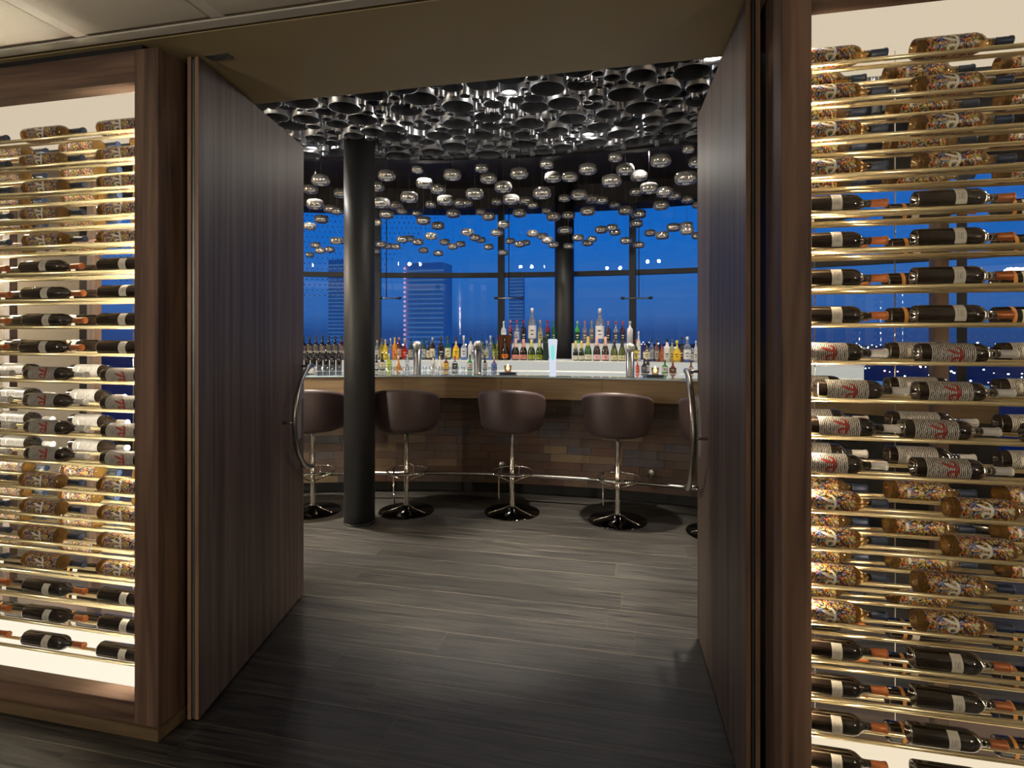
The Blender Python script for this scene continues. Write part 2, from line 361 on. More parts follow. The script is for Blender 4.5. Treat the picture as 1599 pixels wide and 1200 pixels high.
# the city below
gm = mat('dark_land', (.010, .030, .085), 1)
obj('ground', MB().lathe([(6500, -1), (6500, 0)], 48).mesh('land', gm), None, (0, 0, -120), kind='structure')
cl = MB(); random.seed(11)
for k in range(1100):
    d_ = 800*(6000/800)**random.random(); a = math.radians(random.uniform(-44, 40))
    x, y = d_*math.sin(a), d_*math.cos(a); s_ = d_*random.uniform(.0004, .001); z = -119+random.uniform(0, .006)*d_
    cl.cm = random.choice((0, 0, 0, 1, 2)); cl.box(x-s_, x+s_, y-s_, y+s_, z, z+2*s_)
obj('city_lights', cl.mesh('lights', emit('city_warm', (1, .82, .6), 7), emit('city_white', (.8, .9, 1), 9), emit('city_pink', (1, .4, .5), 5)), kind='stuff', label='scattered lights of the city on the plain below the windows', category='city lights')
def tower(px0, px1, dist, top, label, n):
    t = thing('tower', label, 'building'); a, b = ray((px0+px1)/2); cx_, cy_ = a*dist, b*dist; hw = (px1-px0)/2*dist/F
    tm = mat('tower_facade', (.8, .8, .82) if n % 2 else (.9, .88, .9), .5)
    obj('facade', MB().box(cx_-hw, cx_+hw, cy_, cy_+hw*1.4, -110, top).mesh('facade', tm), t)
    s_ = MB()
    for k in range(int((top+6)/1.25)): z = -6+k*1.25; s_.box(cx_-hw-.1, cx_+hw+.1, cy_-.25, cy_+.1, z, z+.28)
    obj('floor_slabs', s_.mesh('slabs', emit('slab_glow', (.10, .24, .56), .55)), t, kind='stuff')  # slabs are no lamps; faint glow put in to lighten the tower
    return t, cx_, cy_, hw
t1, tx, ty, hw = tower(632, 694, 150, 20, 'slender blue office tower with a string of lights on its edge', 0)
lm = MB()
for k in range(22): z = -8+k*1.25; lm.box(tx-hw-.35, tx-hw+.1, ty-.6, ty-.3, z, z+.6)
obj('edge_lights', lm.mesh('edge', emit('edge_light', (.9, .5, .8), .8)), t1, kind='stuff')
tower(512, 538, 190, 26, 'narrow blue office tower seen left of the round column', 1)
tower(795, 817, 210, 24, 'dim blue office tower right of the middle mullion', 1)

# ------------------------------------------------------------------ entrance: cabinets
def cabinet(side):
    left = side == 'left'
    xi, xo = (XL, -3.98) if left else (XR, 2.28)
    s = -1 if left else 1
    pw = .105 if left else .080
    t = thing('wine_cabinet', 'walnut-framed glazed wine cabinet %s of the doorway, lit from top and bottom' % side, 'cabinet', (xi, WY, 0))
    def P(name, x0, x1, y0, y1, z0, z1, m, bev=0, **k):
        x0 -= xi; x1 -= xi; a, b = min(x0, x1), max(x0, x1)
        return obj(name, B(a, b, y0-WY, y1-WY, z0, z1, m, name, bev), t, **k)
    ib, it = .125, 2.435
    P('frame_post', xi, xi+s*pw, WY, WY+.10, .045, 2.552, M['walnut'], .002)
    P('side_panel', xi+s*.001, xi+s*.03, WY+.10, WY+.20 if left else WB, .045, 2.552, M['walnut'])
    if left: P('recessed_side_panel', xi+s*.080, xi+s*.098, WY+.10, WB, .045, 2.552, M['walnut'])
    P('top_rail', xi+s*pw, xo, WY+.002, WY+.08, it, 2.552, M['walnut_h'], .002)
    P('bottom_rail', xi+s*pw, xo, WY+.002, WY+.08, .045, ib, M['walnut_h'], .002)
    P('plinth', xi-s*.006, xo, WY-.006, WY+.2 if left else WB-.02, 0, .044, M['plinth'])
    if left: P('rear_plinth', xi+s*.08, xo, WY+.201, WB, 0, .044, M['plinth'])
    P('shadow_gap', xi+s*(.08 if left else .004), xo, WY+.01, WB, 2.553, ZC-.001, M['black'])
    P('bottom_tray', xi+s*(.1 if left else .03), xo, WY+.09, 2.145, .06, ib, M['tray_l' if left else 'tray'])
    P('rear_ledge', xi+s*(.1 if left else .03), xo, 2.165, WB, .045, ib+.004, M['walnut_h'])
    P('top_panel', xi+s*(.1 if left else .03), xo, WY+.09, WB-.02, it+.002, 2.54, M['topglow'])
    P('end_panel', xo, xo-s*.03, WY+.09, WB-.02, ib, it, M['white_lacquer'])
    P('inner_lining', xi+s*(.099 if left else .031), xi+s*(.103 if left else .036), WY+.12, WB-.03, ib+.002, it, M['white_lacquer'])
    P('front_glass', xi+s*(pw-.01), xo, WY+.042, WY+.050, ib, it, M['cabglass'])
    P('rear_glass', xi+s*(.11 if left else .05), xo, 2.147, 2.155, ib, it, M['cabglass'])
    # rear mullions
    for px in ((30, 160) if left else (1457,)):
        X = onY(px, 2.3); P('rear_mullion', X-.022, X+.022, WB-.10, WB-.062, ib, it, M['walnut'])
    for px in ((171, ) if left else (1424, 1290)):
        X = onY(px, 2.0); obj('support_wire', MB().lathe([(.0022, 0), (.0022, it-ib)], 6).mesh('wire', M['chrome']), t, (X-xi, 2.12-WY, ib))
    rod = MB().lathe([(.0068, 0), (.0068, abs(xo-xi)-(.145 if left else .08))], 10, 'x').mesh('rod', M['rail'])
    for k in range(20):
        z = 2.302-.1113*k
        for y in (1.862, 1.912, 2.035, 2.085):
            obj('bottle_rail', rod, t, ((.04 if not left else -(abs(xo-xi)-.04)), y-WY, z))
    for px in ((-160, 190) if left else (1275, 1700)):    # acrylic combs carrying the rods
        X = onY(px, 1.9)
    return t
cabinet('left'); cabinet('right')

# ------------------------------------------------------------------ wine bottles
def wine_meshes(L, R, tag):
    k = L/.30
    body = [(R*.62, .012), (R*.80, .002), (R*.93, 0), (R, .006), (R, .178*k), (R*.97, .190*k), (R*.86, .202*k), (R*.66, .212*k), (R*.47, .219*k), (R*.39, .226*k), (R*.37, .240*k)]
    cap = [(R*.37, .2401*k), (R*.385, .242*k), (R*.40, .29*k), (R*.45, .291*k), (R*.45, .298*k), (R*.42, .300*k)]
    d = {}
    pr = [(0.001, .016)]+body
    d['dark'] = MB().lathe(pr, 24, 'x').mesh('bottle_'+tag, M['darkglass'])
    d['amber'] = MB().lathe(pr, 24, 'x').mesh('bottle_'+tag, M['amber'])
    neck = [(R*.375, .232*k), (R*.38, .246*k)]
    d['neck'] = MB().lathe(neck, 16, 'x').mesh('neck', M['darkglass'])
    for c in ('cap_o', 'cap_w', 'cap_b'):
        d[c] = MB().lathe([(R*.385, .247*k)]+cap[2:], 18, 'x').mesh('capsule', M[c])
    def wrap(s0, s1, r, f0, f1, m, n=18):
        b = MB(); vs = []; fs = []
        for i in range(n+1):
            f = math.radians(f0+(f1-f0)*i/n)
            for s_ in (s0, s1): vs.append((s_*k, -r*math.cos(f), r*math.sin(f)))
        for i in range(n): fs.append((2*i, 2*i+1, 2*i+3, 2*i+2))
        return b.add(vs, fs, True).mesh('label', m)
    d['scribble'] = wrap(.016, .192, R+.0005, -180, 180, M['scribble'], 32)
    d['scribble'] = MB().lathe([(R+.0005, .030*k), (R+.0005, .178*k), (R*.97+.0006, .188*k)], 32, 'x', caps=False).mesh('label', M['scribble'])
    d['zigzag'] = MB().lathe([(R+.0005, .032*k), (R+.0005, .166*k)], 32, 'x', caps=False).mesh('label', M['zigzag'])
    lb = wrap(.112, .146, R+.0006, -46, 62, M['paper']); d['paper'] = lb
    # rows of small print on the paper label
    b = MB(); rr = R+.0009
    random.seed(5)
    for (s0, n_) in ((.121, 9), (.128, 6), (.134, 8)):
        for q in range(n_):
            f = math.radians(-18+q*5.2+random.random()*2); df = math.radians(2.6); h = .0035 if s0 == .128 else .0018
            b.add([(s0*k, -rr*math.cos(f), rr*math.sin(f)), ((s0+h)*k, -rr*math.cos(f), rr*math.sin(f)), ((s0+h)*k, -rr*math.cos(f+df), rr*math.sin(f+df)), (s0*k, -rr*math.cos(f+df), rr*math.sin(f+df))], [(0, 1, 2, 3)])
    d['print'] = b.mesh('print', M['print_dark'])
    d['back_paper'] = wrap(.075, .10, R+.0006, -50, 40, M['paper'])
    d['band'] = wrap(.045, .058, R+.0006, -100, 100, M['orange'])
    d['barcode'] = wrap(.060, .070, R+.0010, -20, 30, M['paper'])
    def glyph(m):
        b = MB(); rr = R+.0014
        def stroke(pts, ws):
            vs = []
            for i, (s_, z_) in enumerate(pts):
                a = pts[max(i-1, 0)]; c = pts[min(i+1, len(pts)-1)]; dx, dz = c[0]-a[0], c[1]-a[1]; l = math.hypot(dx, dz); nx, nz = -dz/l*ws[i]*.5, dx/l*ws[i]*.5
                for sg in (1, -1):
                    ss, zz = s_+nx*sg, z_+nz*sg; f = zz/rr*R/.0375; vs.append(((.105+ss)*k, -rr*math.cos(f), rr*math.sin(f)))
            b.add(vs, [(2*i, 2*i+1, 2*i+3, 2*i+2) for i in range(len(pts)-1)])
        stroke([(-.003, .031), (.006, .030), (.0125, .024), (.016, .014), (.017, .0), (.016, -.014), (.011, -.026), (.002, -.033)], [.003, .006, .0085, .0095, .0095, .0085, .006, .002])
        stroke([(.014, .006), (.003, .0095), (-.009, .014), (-.021, .020), (-.027, .022)], [.006, .0085, .010, .0085, .003])
        stroke([(.014, -.010), (.003, -.0075), (-.006, -.0085), (-.0105, -.014), (-.0095, -.022), (-.003, -.031)], [.006, .0085, .009, .0085, .007, .002])
        return b.mesh('pi_sign', m)
    d['gw'] = glyph(M['pi_w']); d['gr'] = glyph(M['pi_r'])
    return d
def wine(d, kind, x, y, z, back, label, group, roll=0):
    t = thing('wine_bottle', label, 'bottle', (x, y, z), (roll, 0, 0), group)
    obj('glass', d['amber' if kind == 'c' else 'dark'], t)
    obj('neck', d['neck'], t)
    obj('capsule', d[{'c': 'cap_b', 'k': 'cap_o', 'g': 'cap_w'}[kind]], t)
    if kind == 'c':
        obj('label', d['scribble'], t); obj('barcode' if back else 'pi_sign', d['barcode'] if back else d['gw'], t)
    elif kind == 'g':
        obj('label', d['zigzag'], t); obj('barcode' if back else 'pi_sign', d['barcode'] if back else d['gr'], t)
    elif back:
        obj('label', d['back_paper'], t); obj('band', d['band'], t)
    else:
        lb = obj('label', d['paper'], t); obj('lettering', d['print'], lb)
DESC = {'c': 'bottle covered in colourful scribbles', 'k': 'black wine bottle with copper capsule', 'g': 'grey zigzag bottle with white capsule'}
dl = wine_meshes(.30, .030, 'long'); dr = wine_meshes(.25, .030, 'short')
KL = 'ccccc'+'kkkk'+'gggg'+'cccc'+'kkk'; KR = 'cccc'+'kkkk'+'gggg'+'cccc'+'kkkk'
random.seed(21)
offB = {8: .012, 9: .005, 10: -.03, 11: .0, 12: .085, 13: .082, 16: -.005, 18: -.012}
offA = {9: .055, 10: .033}
for i in range(20):
    z = 2.302-.1113*i+.0283; sh = ORD[i+1]
    for c, x in (('far left', -2.925), ('middle', -2.531), ('right', -2.1375)):
        k = KL[i]; j = random.uniform(-.012, .012)
        if c == 'right': j *= .3
        if 9 <= i <= 12: j += .015
        wine(dl, k, x+j, 1.887, z, False, '%s, left cabinet, shelf %s from top, front row, %s' % (DESC[k], sh, c), 'bottles in the left wine cabinet', random.uniform(-.25, .25))
    for c, x in (('far left', -2.95), ('middle', -2.545), ('right', -2.15)):
        k = KL[i]
        wine(dl, k, x+random.uniform(-.01, .01)+(.04 if 9 <= i <= 12 else 0), 2.06, z, True, '%s, left cabinet, shelf %s from top, back row, %s' % (DESC[k], sh, c), 'bottles in the left wine cabinet', random.uniform(-.3, .3))
    cols = [('left', .459+offA.get(i, 0)), ('middle', .775+offB.get(i, random.uniform(-.006, .006)))]
    if i in (9, 10): cols.append(('far right', 1.035+(.0 if i == 9 else .02)+.0))
    if i == 9: cols[-1] = ('far right', 1.07)
    for c, x in cols:
        k = KR[i]
        wine(dr, k, x, 1.887, z, False, '%s, right cabinet, shelf %s from top, front row, %s' % (DESC[k], sh, c), 'bottles in the right wine cabinet', random.uniform(-.2, .2))
    for c, x in (('left', .465), ('middle', .772), ('far right', 1.075)):
        k = KR[i]
        wine(dr, k, x+random.uniform(-.006, .006), 2.06, z, True, '%s, right cabinet, shelf %s from top, back row, %s' % (DESC[k], sh, c), 'bottles in the right wine cabinet', random.uniform(-.3, .3))

# ------------------------------------------------------------------ doors
def door(n, H, E, label_side):
    H = Vector((*H, 0)); E = Vector((*E, 0)); d = (E-H); W = d.length; d.normalize()
    nrm = Vector((d.y, -d.x, 0)); s = 1
    if label_side == 'right': nrm = -nrm
    mtx = Matrix(((d.x, nrm.x, 0, H.x), (d.y, nrm.y, 0, H.y), (0, 0, 1, 0), (0, 0, 0, 1)))
    sgn = 1 if mtx.determinant() > 0 else -1
    t = thing('door_leaf', 'tall walnut door leaf standing open on the %s of the doorway' % label_side, 'door', H)
    def tr(mb):
        mb.v = [tuple((mtx @ Vector(v))-H) for v in mb.v]
        if sgn < 0: mb.f = [f[::-1] for f in mb.f]
        return mb
    zt = 2.563
    obj('leaf_face', tr(MB().bev(0, W, -.0145, 0, .012, zt, .001)).mesh('face', M['door']), t)
    obj('leaf_core', tr(MB().box(.012, W-.004, -.029, -.0146, .012, zt-.002)).mesh('core', M['black']), t)
    obj('leaf_back', tr(MB().bev(0, W, -.043, -.0291, .012, zt, .001)).mesh('face', M['door']), t)
    obj('edge_strip', tr(MB().box(-.0015, 0, -.0143, -.0002, .013, zt-.002).box(-.0015, 0, -.0428, -.0293, .013, zt-.002)).mesh('edge', M['edge']), t)
    obj('edge_seal', tr(MB().box(.004, .0115, -.0265, -.019, .014, zt-.01)).mesh('seal', M['seal']), t)
    # bow handle
    hn = obj('handle', tr(MB().tube([(W-.028-.255*math.sin(a)**1.15 if 0 < a < PI else W-.028, .058, 1.03+.285*math.cos(a)) for a in [PI*k/24 for k in range(25)]], .0135, 12)).mesh('handle', M['steel']), t, label='curved brushed steel pull handle')
    for (u, z) in ((W-.030, 1.312), (W-.283, 1.03), (W-.030, .748)):
        obj('standoff', tr(MB().tube([(u, 0, z), (u, .055, z)], .007, 10)).mesh('standoff', M['steel']), hn)
    pts = [(W-.002, 1.20), (W-.075, 1.185), (W-.13, 1.10), (W-.145, 1.03), (W-.13, .96), (W-.10, .90), (W-.045, .91), (W-.04, 1.12), (W-.002, 1.13)]
    obj('push_plate', tr(MB().prism(pts, .001, .0025)).mesh('plate', M['plate']), t, label='grey metal push plate')
    return t
door(1, (-1.659, 1.866), (-1.880, 2.905), 'left')
door(2, (.3245, 1.93), (.270, 2.932), 'right')
# pivot plate in the soffit
obj('door_pivot', MB().box(-.05, .05, -.02, .02, -.004, 0).mesh('pivot', M['steel']), None, (-1.60, 1.905, ZC), label='small metal pivot plate in the soffit above the left door', category='hardware')

# ------------------------------------------------------------------ columns
def column(x, y, r, zt, label):
    t = thing('column', label, 'column', (x, y, 0))
    obj('shaft', MB().lathe([(r, .012), (r, zt)], 48).mesh('shaft', M['column']), t)
    obj('base_ring', MB().lathe([(r+.006, 0), (r+.006, .010), (r, .012)], 48).mesh('ring', M['frame']), t)
column(-2.182, 4.138, .120, 3.35, 'dark round column standing in front of the bar')
column(-.936, 7.07, .120, 3.35, 'dark round column behind the back bar bottles')

# ------------------------------------------------------------------ tube canopy
t = thing('tube_canopy', 'ceiling canopy of hanging polished metal tubes of many diameters', 'ceiling', (-1.3, 4, 3.0))
random.seed(5)
ZB = 3.0; placed = []; grid = {}
def fits(x, y, r):
    gx, gy = int(x//.25), int(y//.25)
    for a in range(gx-1, gx+2):
        for b in range(gy-1, gy+2):
            for (X, Y, R) in grid.get((a, b), ()):
                if (X-x)**2+(Y-y)**2 < (R+r+.001)**2: return False
    return True
for x, y in DOWN: grid.setdefault((int(x//.25), int(y//.25)), []).append((x, y, .062))
grid.setdefault((int(-2.182//.25), int(4.138//.25)), []).append((-2.182, 4.138, .15))
for r_, tries in ((.105, 700), (.088, 1500), (.07, 3000), (.052, 6000), (.036, 12000), (.024, 26000), (.017, 26000)):
    for _ in range(tries):
        x, y = random.uniform(-4.2, 1.9), random.uniform(2.5, 5.0); r = r_*random.uniform(.92, 1.08)
        if math.hypot(x-CX, y-CY)+r > 6.13 or math.hypot(x-CX, y-CY) < 3.4: continue
        if r_ > .1 and random.random() < .3: continue
        if fits(x, y, r): placed.append((x, y, r)); grid.setdefault((int(x//.25), int(y//.25)), []).append((x, y, r))
tm = {}
def tube_prof(r): return [(r-.002, 0), (r, 0), (r, .30), (r-.002, .30), (r-.002, 0)]
vis = []
for (x, y, r) in placed:
    dep = -SN*x+CS*y; lx = CS*x+SN*y; px = 800+F*lx/dep; py = 520-F*(ZB-EYE)/dep
    inview = 400 < px < 1140 and py > 75+ (1118-px)*.1
    vis.append((-(r*F/dep if inview else 0), x, y, r, inview))
vis.sort(); rest = MB(); cnt = 0
for (k_, x, y, r, iv) in vis:
    dz = random.uniform(-.022, .022)
    if iv and cnt < 300:
        key = round(r, 3)
        if key not in tm: tm[key] = MB().lathe(tube_prof(key), 28, caps=False).mesh('tube', M['tube'])
        obj('metal_tube', tm[key], t, (x+1.3, y-4, dz)); cnt += 1
    else: rest.lathe(tube_prof(r), 14, o=(x+1.3, y-4, dz), caps=False)
obj('small_metal_tubes', rest.mesh('tubes', M['tube']), t, kind='stuff')
obj('backing_board', MB().arc(3.3, 6.1, -.9, .85, 3.31, 3.34, 40).mesh('backing', M['tube']), t, (1.3, -4, -3.0))
print('tubes', len(placed), cnt)
dn = ['big lit round downlight near the soffit, centre of the tube canopy', 'small lit round downlight above the third bar stool', 'lit round downlight left of the dark column', 'lit round downlight at the top of the right door']
for (x, y), l in zip(DOWN, dn):
    d = thing('downlight', l, 'lamp', (x, y, 2.985), group='downlights in the tube canopy')
    obj('housing', MB().lathe([(.055, .3), (.055, .004), (.058, 0), (.050, 0), (.046, .02), (.046, .3)], 28, caps=False).mesh('housing', M['tube']), d)
    obj('lamp_face', MB().lathe([(.045, .022), (.045, .026)], 24).mesh('face', M['lampwhite']), d)

# ------------------------------------------------------------------ bar counter
RF = 6.42; a0, a1 = math.radians(-29), math.radians(27.5)
bar = thing('bar_counter', 'long curved bar with oak apron, glass top and brown tiled front', 'bar', (CX, CY+RF, 0))
def pb(name, mb, m, **k):
    mb.v = [(v[0]-CX, v[1]-CY-RF, v[2]) for v in mb.v]; return obj(name, mb.mesh(name, m), bar, **k)
pb('counter_top', MB().arc(RF-.01, RF+.60, a0, a1, 1.098, 1.11, 60), M['glasstop'])
for k in range(7):
    aa = a0+(a1-a0)*k/7; ab_ = a0+(a1-a0)*(k+1)/7-.0004; pb('apron_panel', MB().arc(RF, RF+.04, aa, ab_, .905, 1.097, 8), M['apron'])
pb('carcass', MB().arc(RF+.155, RF+.55, a0, a1, .10, 1.09, 60), M['black'])
pb('toe_kick', MB().arc(RF+.22, RF+.5, a0, a1, 0, .10, 60), M['black'])
tcol = [noise_mat('tile_%d' % i, c1, c2, (14, 14, 14), 5, .42, bump=.2, contrast=(.3, .7), distort=.5) for i, (c1, c2) in enumerate((
    (srgb(52, 39, 31), srgb(70, 53, 41)), (srgb(50, 40, 36), srgb(70, 56, 48)), (srgb(64, 51, 38), srgb(86, 69, 50)), (srgb(44, 40, 42), srgb(62, 56, 56)), (srgb(52, 37, 29), srgb(70, 49, 37)), (srgb(72, 59, 44), srgb(92, 77, 56))))]
random.seed(9); RT = RF+.14; th = .0728; meshes = {}
for row in range(11):
    z0 = .103+row*th; a = a0+random.random()*.02
    while a < a1-.02:
        wd = random.choice((.22, .29, .29, .36))/RT; mi = random.choice((0, 0, 1, 1, 2, 3, 4, 4, 0, 5)); key = (round(wd, 4), mi)
        if key not in meshes:
            m_ = MB().arc(RT, RT+.014, 0, wd-.0004, 0, th-.0022, 3, c=(0, 0)); meshes[key] = m_.mesh('tile', tcol[mi])
        if a+wd > math.radians(-22) and a < math.radians(17):
            obj('tile', meshes[key], bar, (0, -RF, z0), (0, 0, -a))
        a += wd
# foot rail
fr = thing('foot_rail', 'brushed steel foot rail running along the tiled bar front', 'rail', (CX, CY+6.33, 0))
pts = [(6.33*math.sin(a)+0, 6.33*math.cos(a)-6.33, .237) for a in [a0+(a1-a0)*k/60 for k in range(61)]]
obj('rail_tube', MB().tube(pts, .016, 10).mesh('rail', M['steel']), fr)
for px in (560, 780, 1013, 1180):
    x, y, _ = onR(px, 6.33); a = math.atan2(x-CX, y-CY); ux, uy = math.sin(a), math.cos(a)
    p0 = (6.33*ux, 6.33*uy-6.33, .237); p1 = (6.553*ux, 6.553*uy-6.33, .262)
    br = obj('bracket', MB().tube([p0, p1], .010, 8).mesh('bracket', M['steel']), fr)
    obj('wall_flange', MB().tube([(6.525*ux, 6.525*uy-6.33, .275), (6.556*ux, 6.556*uy-6.33, .275)], .034, 16).mesh('flange', M['steel']), br)

# ------------------------------------------------------------------ bar stools
def seat_mesh():
    # tub shell: outer wall, back high, front cut low; opening faces the bar (+y local)
    n = 48; b = MB(); vs = []
    def H(a):   # a: angle from -y (back, towards the camera)
        c = math.cos(a); return .24+.125*max(0, c)**.5 - .05*max(0, -c)
    rings = []
    prof = [(.05, 0, 0), (.19, .002, 0), (.235, .02, 0), (.258, .06, 0), (.272, .55, 1), (.283, .92, 1), (.283, 1.0, 1), (.262, 1.0, 1), (.255, .9, 1), (.245, .5, 1), (.24, .16, 0), (.22, .17, 0), (.02, .175, 0)]
    for (r, h, k) in prof:
        ring = []
        for i in range(n):
            a = 2*PI*i/n; hh = h*H(a) if k else h
            if k and h < .6: hh = max(hh, .07)
            if k and hh < .165 and r < .25: hh = .165
            rr = r; ring.append((rr*math.sin(a), -rr*math.cos(a), hh))
        vs += ring
    fs = []
    for j in range(len(prof)-1):
        for i in range(n): a = j*n+i; c = j*n+(i+1) % n; fs.append((a, c, c+n, a+n))
    fs.append(tuple(range(n-1, -1, -1))); fs.append(tuple(range((len(prof)-1)*n, len(prof)*n)))
    return b.add(vs, fs, True).mesh('seat_shell', M['leather'])
sm_ = seat_mesh()
post = MB().lathe([(.024, .012), (.024, .05), (.020, .10), (.0215, .16), (.021, .40), (.018, .405), (.018, .66), (.03, .665), (.03, .683)], 20).mesh('post', M['chrome'])
base = MB().lathe([(.232, 0), (.232, .004), (.225, .008), (.05, .014), (.03, .05), (.024, .052)], 48).mesh('base', M['dark_chrome'])
ring = MB().tube([(.175*math.cos(2*PI*k/32), .12+.175*math.sin(2*PI*k/32)-.06, .33) for k in range(32)], .008, 8, True).mesh('ring', M['chrome'])
strut = [MB().tube([(sx*.018, 0, .255), (sx*.155, -.04, .325)], .007, 8).mesh('strut', M['chrome']) for sx in (-1, 1)]
lever = MB().tube([(.02, 0, .30), (.05, .03, .30), (.06, .03, .37), (.02, .01, .40)], .005, 6).mesh('lever', M['chrome'])
drop = MB().tube([(-.135, .12, .33), (-.135, .12, .10), (-.12, .09, .03)], .006, 6).mesh('drop', M['chrome'])
brace = [MB().tube([(sx*.02, -.01, .055), (sx*.09, -.06, .035), (sx*.18, -.10, .012)], .006, 6).mesh('brace', M['chrome']) for sx in (-1, 1)]
SP = [(-2.695, 4.30, 'leftmost, half behind the left door'), (-1.928, 4.473, 'second from left, just right of the column'), (-1.054, 4.641, 'in the middle of the doorway'), (-.184, 4.62, 'right of centre, second from the right door'), (.56, 4.50, 'mostly hidden behind the right door')]
for x, y, l in SP:
    a = math.atan2(x-CX, y-CY)
    s_ = thing('bar_stool', 'brown leather tub bar stool on chrome post, '+l, 'stool', (x, y, 0), (0, 0, -a), 'bar stools along the counter')
    obj('base', base, s_); obj('post', post, s_); obj('seat_shell', sm_, s_, (0, 0, .682)); obj('footrest_ring', ring, s_); obj('gas_lever', lever, s_); obj('ring_stay', drop, s_)
    for m_ in strut: obj('strut', m_, s_)
    for m_ in brace: obj('base_brace', m_, s_)

# ------------------------------------------------------------------ back bar
bb = thing('back_bar', 'stepped white backlit bottle display behind the curved bar', 'shelf', (CX, CY+7.6, 0))
def pk(name, mb, m, **k):
    mb.v = [(v[0]-CX, v[1]-CY-7.6, v[2]) for v in mb.v]; return obj(name, mb.mesh(name, m), bb, **k)
b0, b1 = a0, math.radians(20.5)
pk('base_cabinet', MB().arc(7.38, 8.1, b0, b1, 0, 1.065, 50), M['black'])
pk('work_shelf', MB().arc(7.30, 7.64, b0, b1, 1.066, 1.085, 50), M['shelf'])
pk('riser', MB().arc(7.62, 7.63, b0, b1, 1.086, 1.182, 50), M['riser'])
pk('step', MB().arc(7.615, 8.1, b0, b1, 1.183, 1.192, 50), M['shelf'])
for p0, p1 in ((800, 853), (893, 986)):
    q0, q1 = ang(p0, 7.78), ang(p1, 7.78)
    pk('upper_riser', MB().arc(7.79, 7.80, q0, q1, 1.193, 1.37, 10), M['riser'])
    pk('upper_step', MB().arc(7.785, 7.98, q0, q1, 1.371, 1.38, 10), M['shelf'])
# bottle builders: profiles by kind (unit height, unit half-width)
PROF = {
 'spirit': [(.8, 0), (1, .01), (1, .58), (.9, .64), (.45, .72), (.34, .76), (.32, .86)],
 'wine': [(.8, 0), (1, .01), (1, .60), (.85, .67), (.45, .73), (.36, .78), (.34, .84)],
 'champ': [(.8, 0), (1, .01), (1, .34), (.9, .46), (.62, .60), (.42, .70), (.36, .80)],
 'round': [(.7, 0), (1, .05), (.95, .35), (.6, .55), (.3, .66), (.28, .80)],
 'cone': [(1, 0), (1, .04), (.3, .50), (.22, .60), (.22, .80)],
 'flask': [(.8, 0), (1, .02), (1, .48), (.55, .60), (.3, .66), (.28, .8)],
}
gcache = {}
def gm_(c, kind):
    key = (c, kind)
    if key not in gcache:
        if kind == 'clear': gcache[key] = mat('bottle_glass_clear', (*[x/255 for x in c], 1), .03, 0, trans=.85)
        else: gcache[key] = mat('bottle_colour', tuple(v*.78 for v in srgb(*c)[:3]), .12, 0, coat=.6)
    return gcache[key]
def bottle(px, R, zbase, hpx, wpx, kind, glass, lab, cap, desc, group, row, lt=(.12, .5), clear=False, txt=None):
    x, y, tt = onR(px, R); h = hpx*tt/F; hw_ = wpx*tt/F/2; a = math.atan2(-x, y)
    t = thing('liquor_bottle' if kind not in ('wine', 'champ') else ('champagne_bottle' if kind == 'champ' else 'wine_bottle'), desc, 'bottle', (x, y, zbase), (0, 0, a), group)
    pr = [(r*hw_, z*h) for r, z in PROF[kind]]; obj('glass', MB().lathe(pr, 16).mesh('glass', gm_(glass, 'clear' if clear else 'o')), t)
    rt = pr[-1][0]; zc = pr[-1][1]
    if kind == 'champ':
        obj('foil', MB().lathe([(PROF[kind][4][0]*hw_*1.03, .61*h), (.46*hw_, .70*h), (.40*hw_, .80*h), (.42*hw_, .97*h), (.30*hw_, h)], 14).mesh('foil', gm_(cap, 'o')), t)
    else:
        obj('cap', MB().lathe([(rt*1.15, zc+.0005), (rt*1.2, h*.99), (rt*1.05, h)], 12).mesh('cap', gm_(cap, 'o')), t)
    if lab:
        r0 = hw_*1.012; n = 10; vs = []; 
        for i in range(n+1):
            f = math.radians(-75+150*i/n)
            for z in lt: vs.append((r0*math.sin(f), -r0*math.cos(f), z*h))
        lo = obj('label', MB().add(vs, [(2*i, 2*i+2, 2*i+3, 2*i+1) for i in range(n)], True).mesh('label', gm_(lab, 'o')), t)
        # a printed mark and a line of print on the label
        dk = (40, 36, 34) if sum(lab) > 300 else (220, 214, 200); vs = []; fs = []
        zm = lt[0]+(lt[1]-lt[0])*.55; hh = (lt[1]-lt[0])*.12
        for (f0, f1, za, zb_) in ((-26, 26, zm, zm+hh), (-18, 18, zm-2.2*hh, zm-1.6*hh)):
            o_ = len(vs)
            for f in (f0, (f0+f1)/2, f1):
                f = math.radians(f)
                for z in (za, zb_): vs.append((r0*1.02*math.sin(f), -r0*1.02*math.cos(f), z*h))
            fs += [(o_, o_+2, o_+3, o_+1), (o_+2, o_+4, o_+5, o_+3)]
        if not txt: obj('print', MB().add(vs, fs).mesh('print', gm_(dk, 'o')), lo)
    if txt:
        obj('lettering', txt, t, (0, -hw_*1.03, .30*h))
    return t
def text_mesh(s, size, m):
    cu = bpy.data.curves.new('txt', 'FONT'); cu.body = s; cu.size = size; cu.align_x = 'CENTER'; cu.extrude = .0003
    o = bpy.data.objects.new('txt', cu); col.objects.link(o); bpy.context.view_layer.update()
    me = bpy.data.meshes.new_from_object(o); bpy.data.objects.remove(o)
    me.transform(Matrix.Rotation(PI/2, 4, 'X')); me.materials.clear(); me.materials.append(m); return me
ito = text_mesh('ITO', .035, M['pi_w'])
RA, RB_, RC = 7.47, 7.70, 7.87; ZA, ZB_, ZC_ = 1.085, 1.192, 1.38
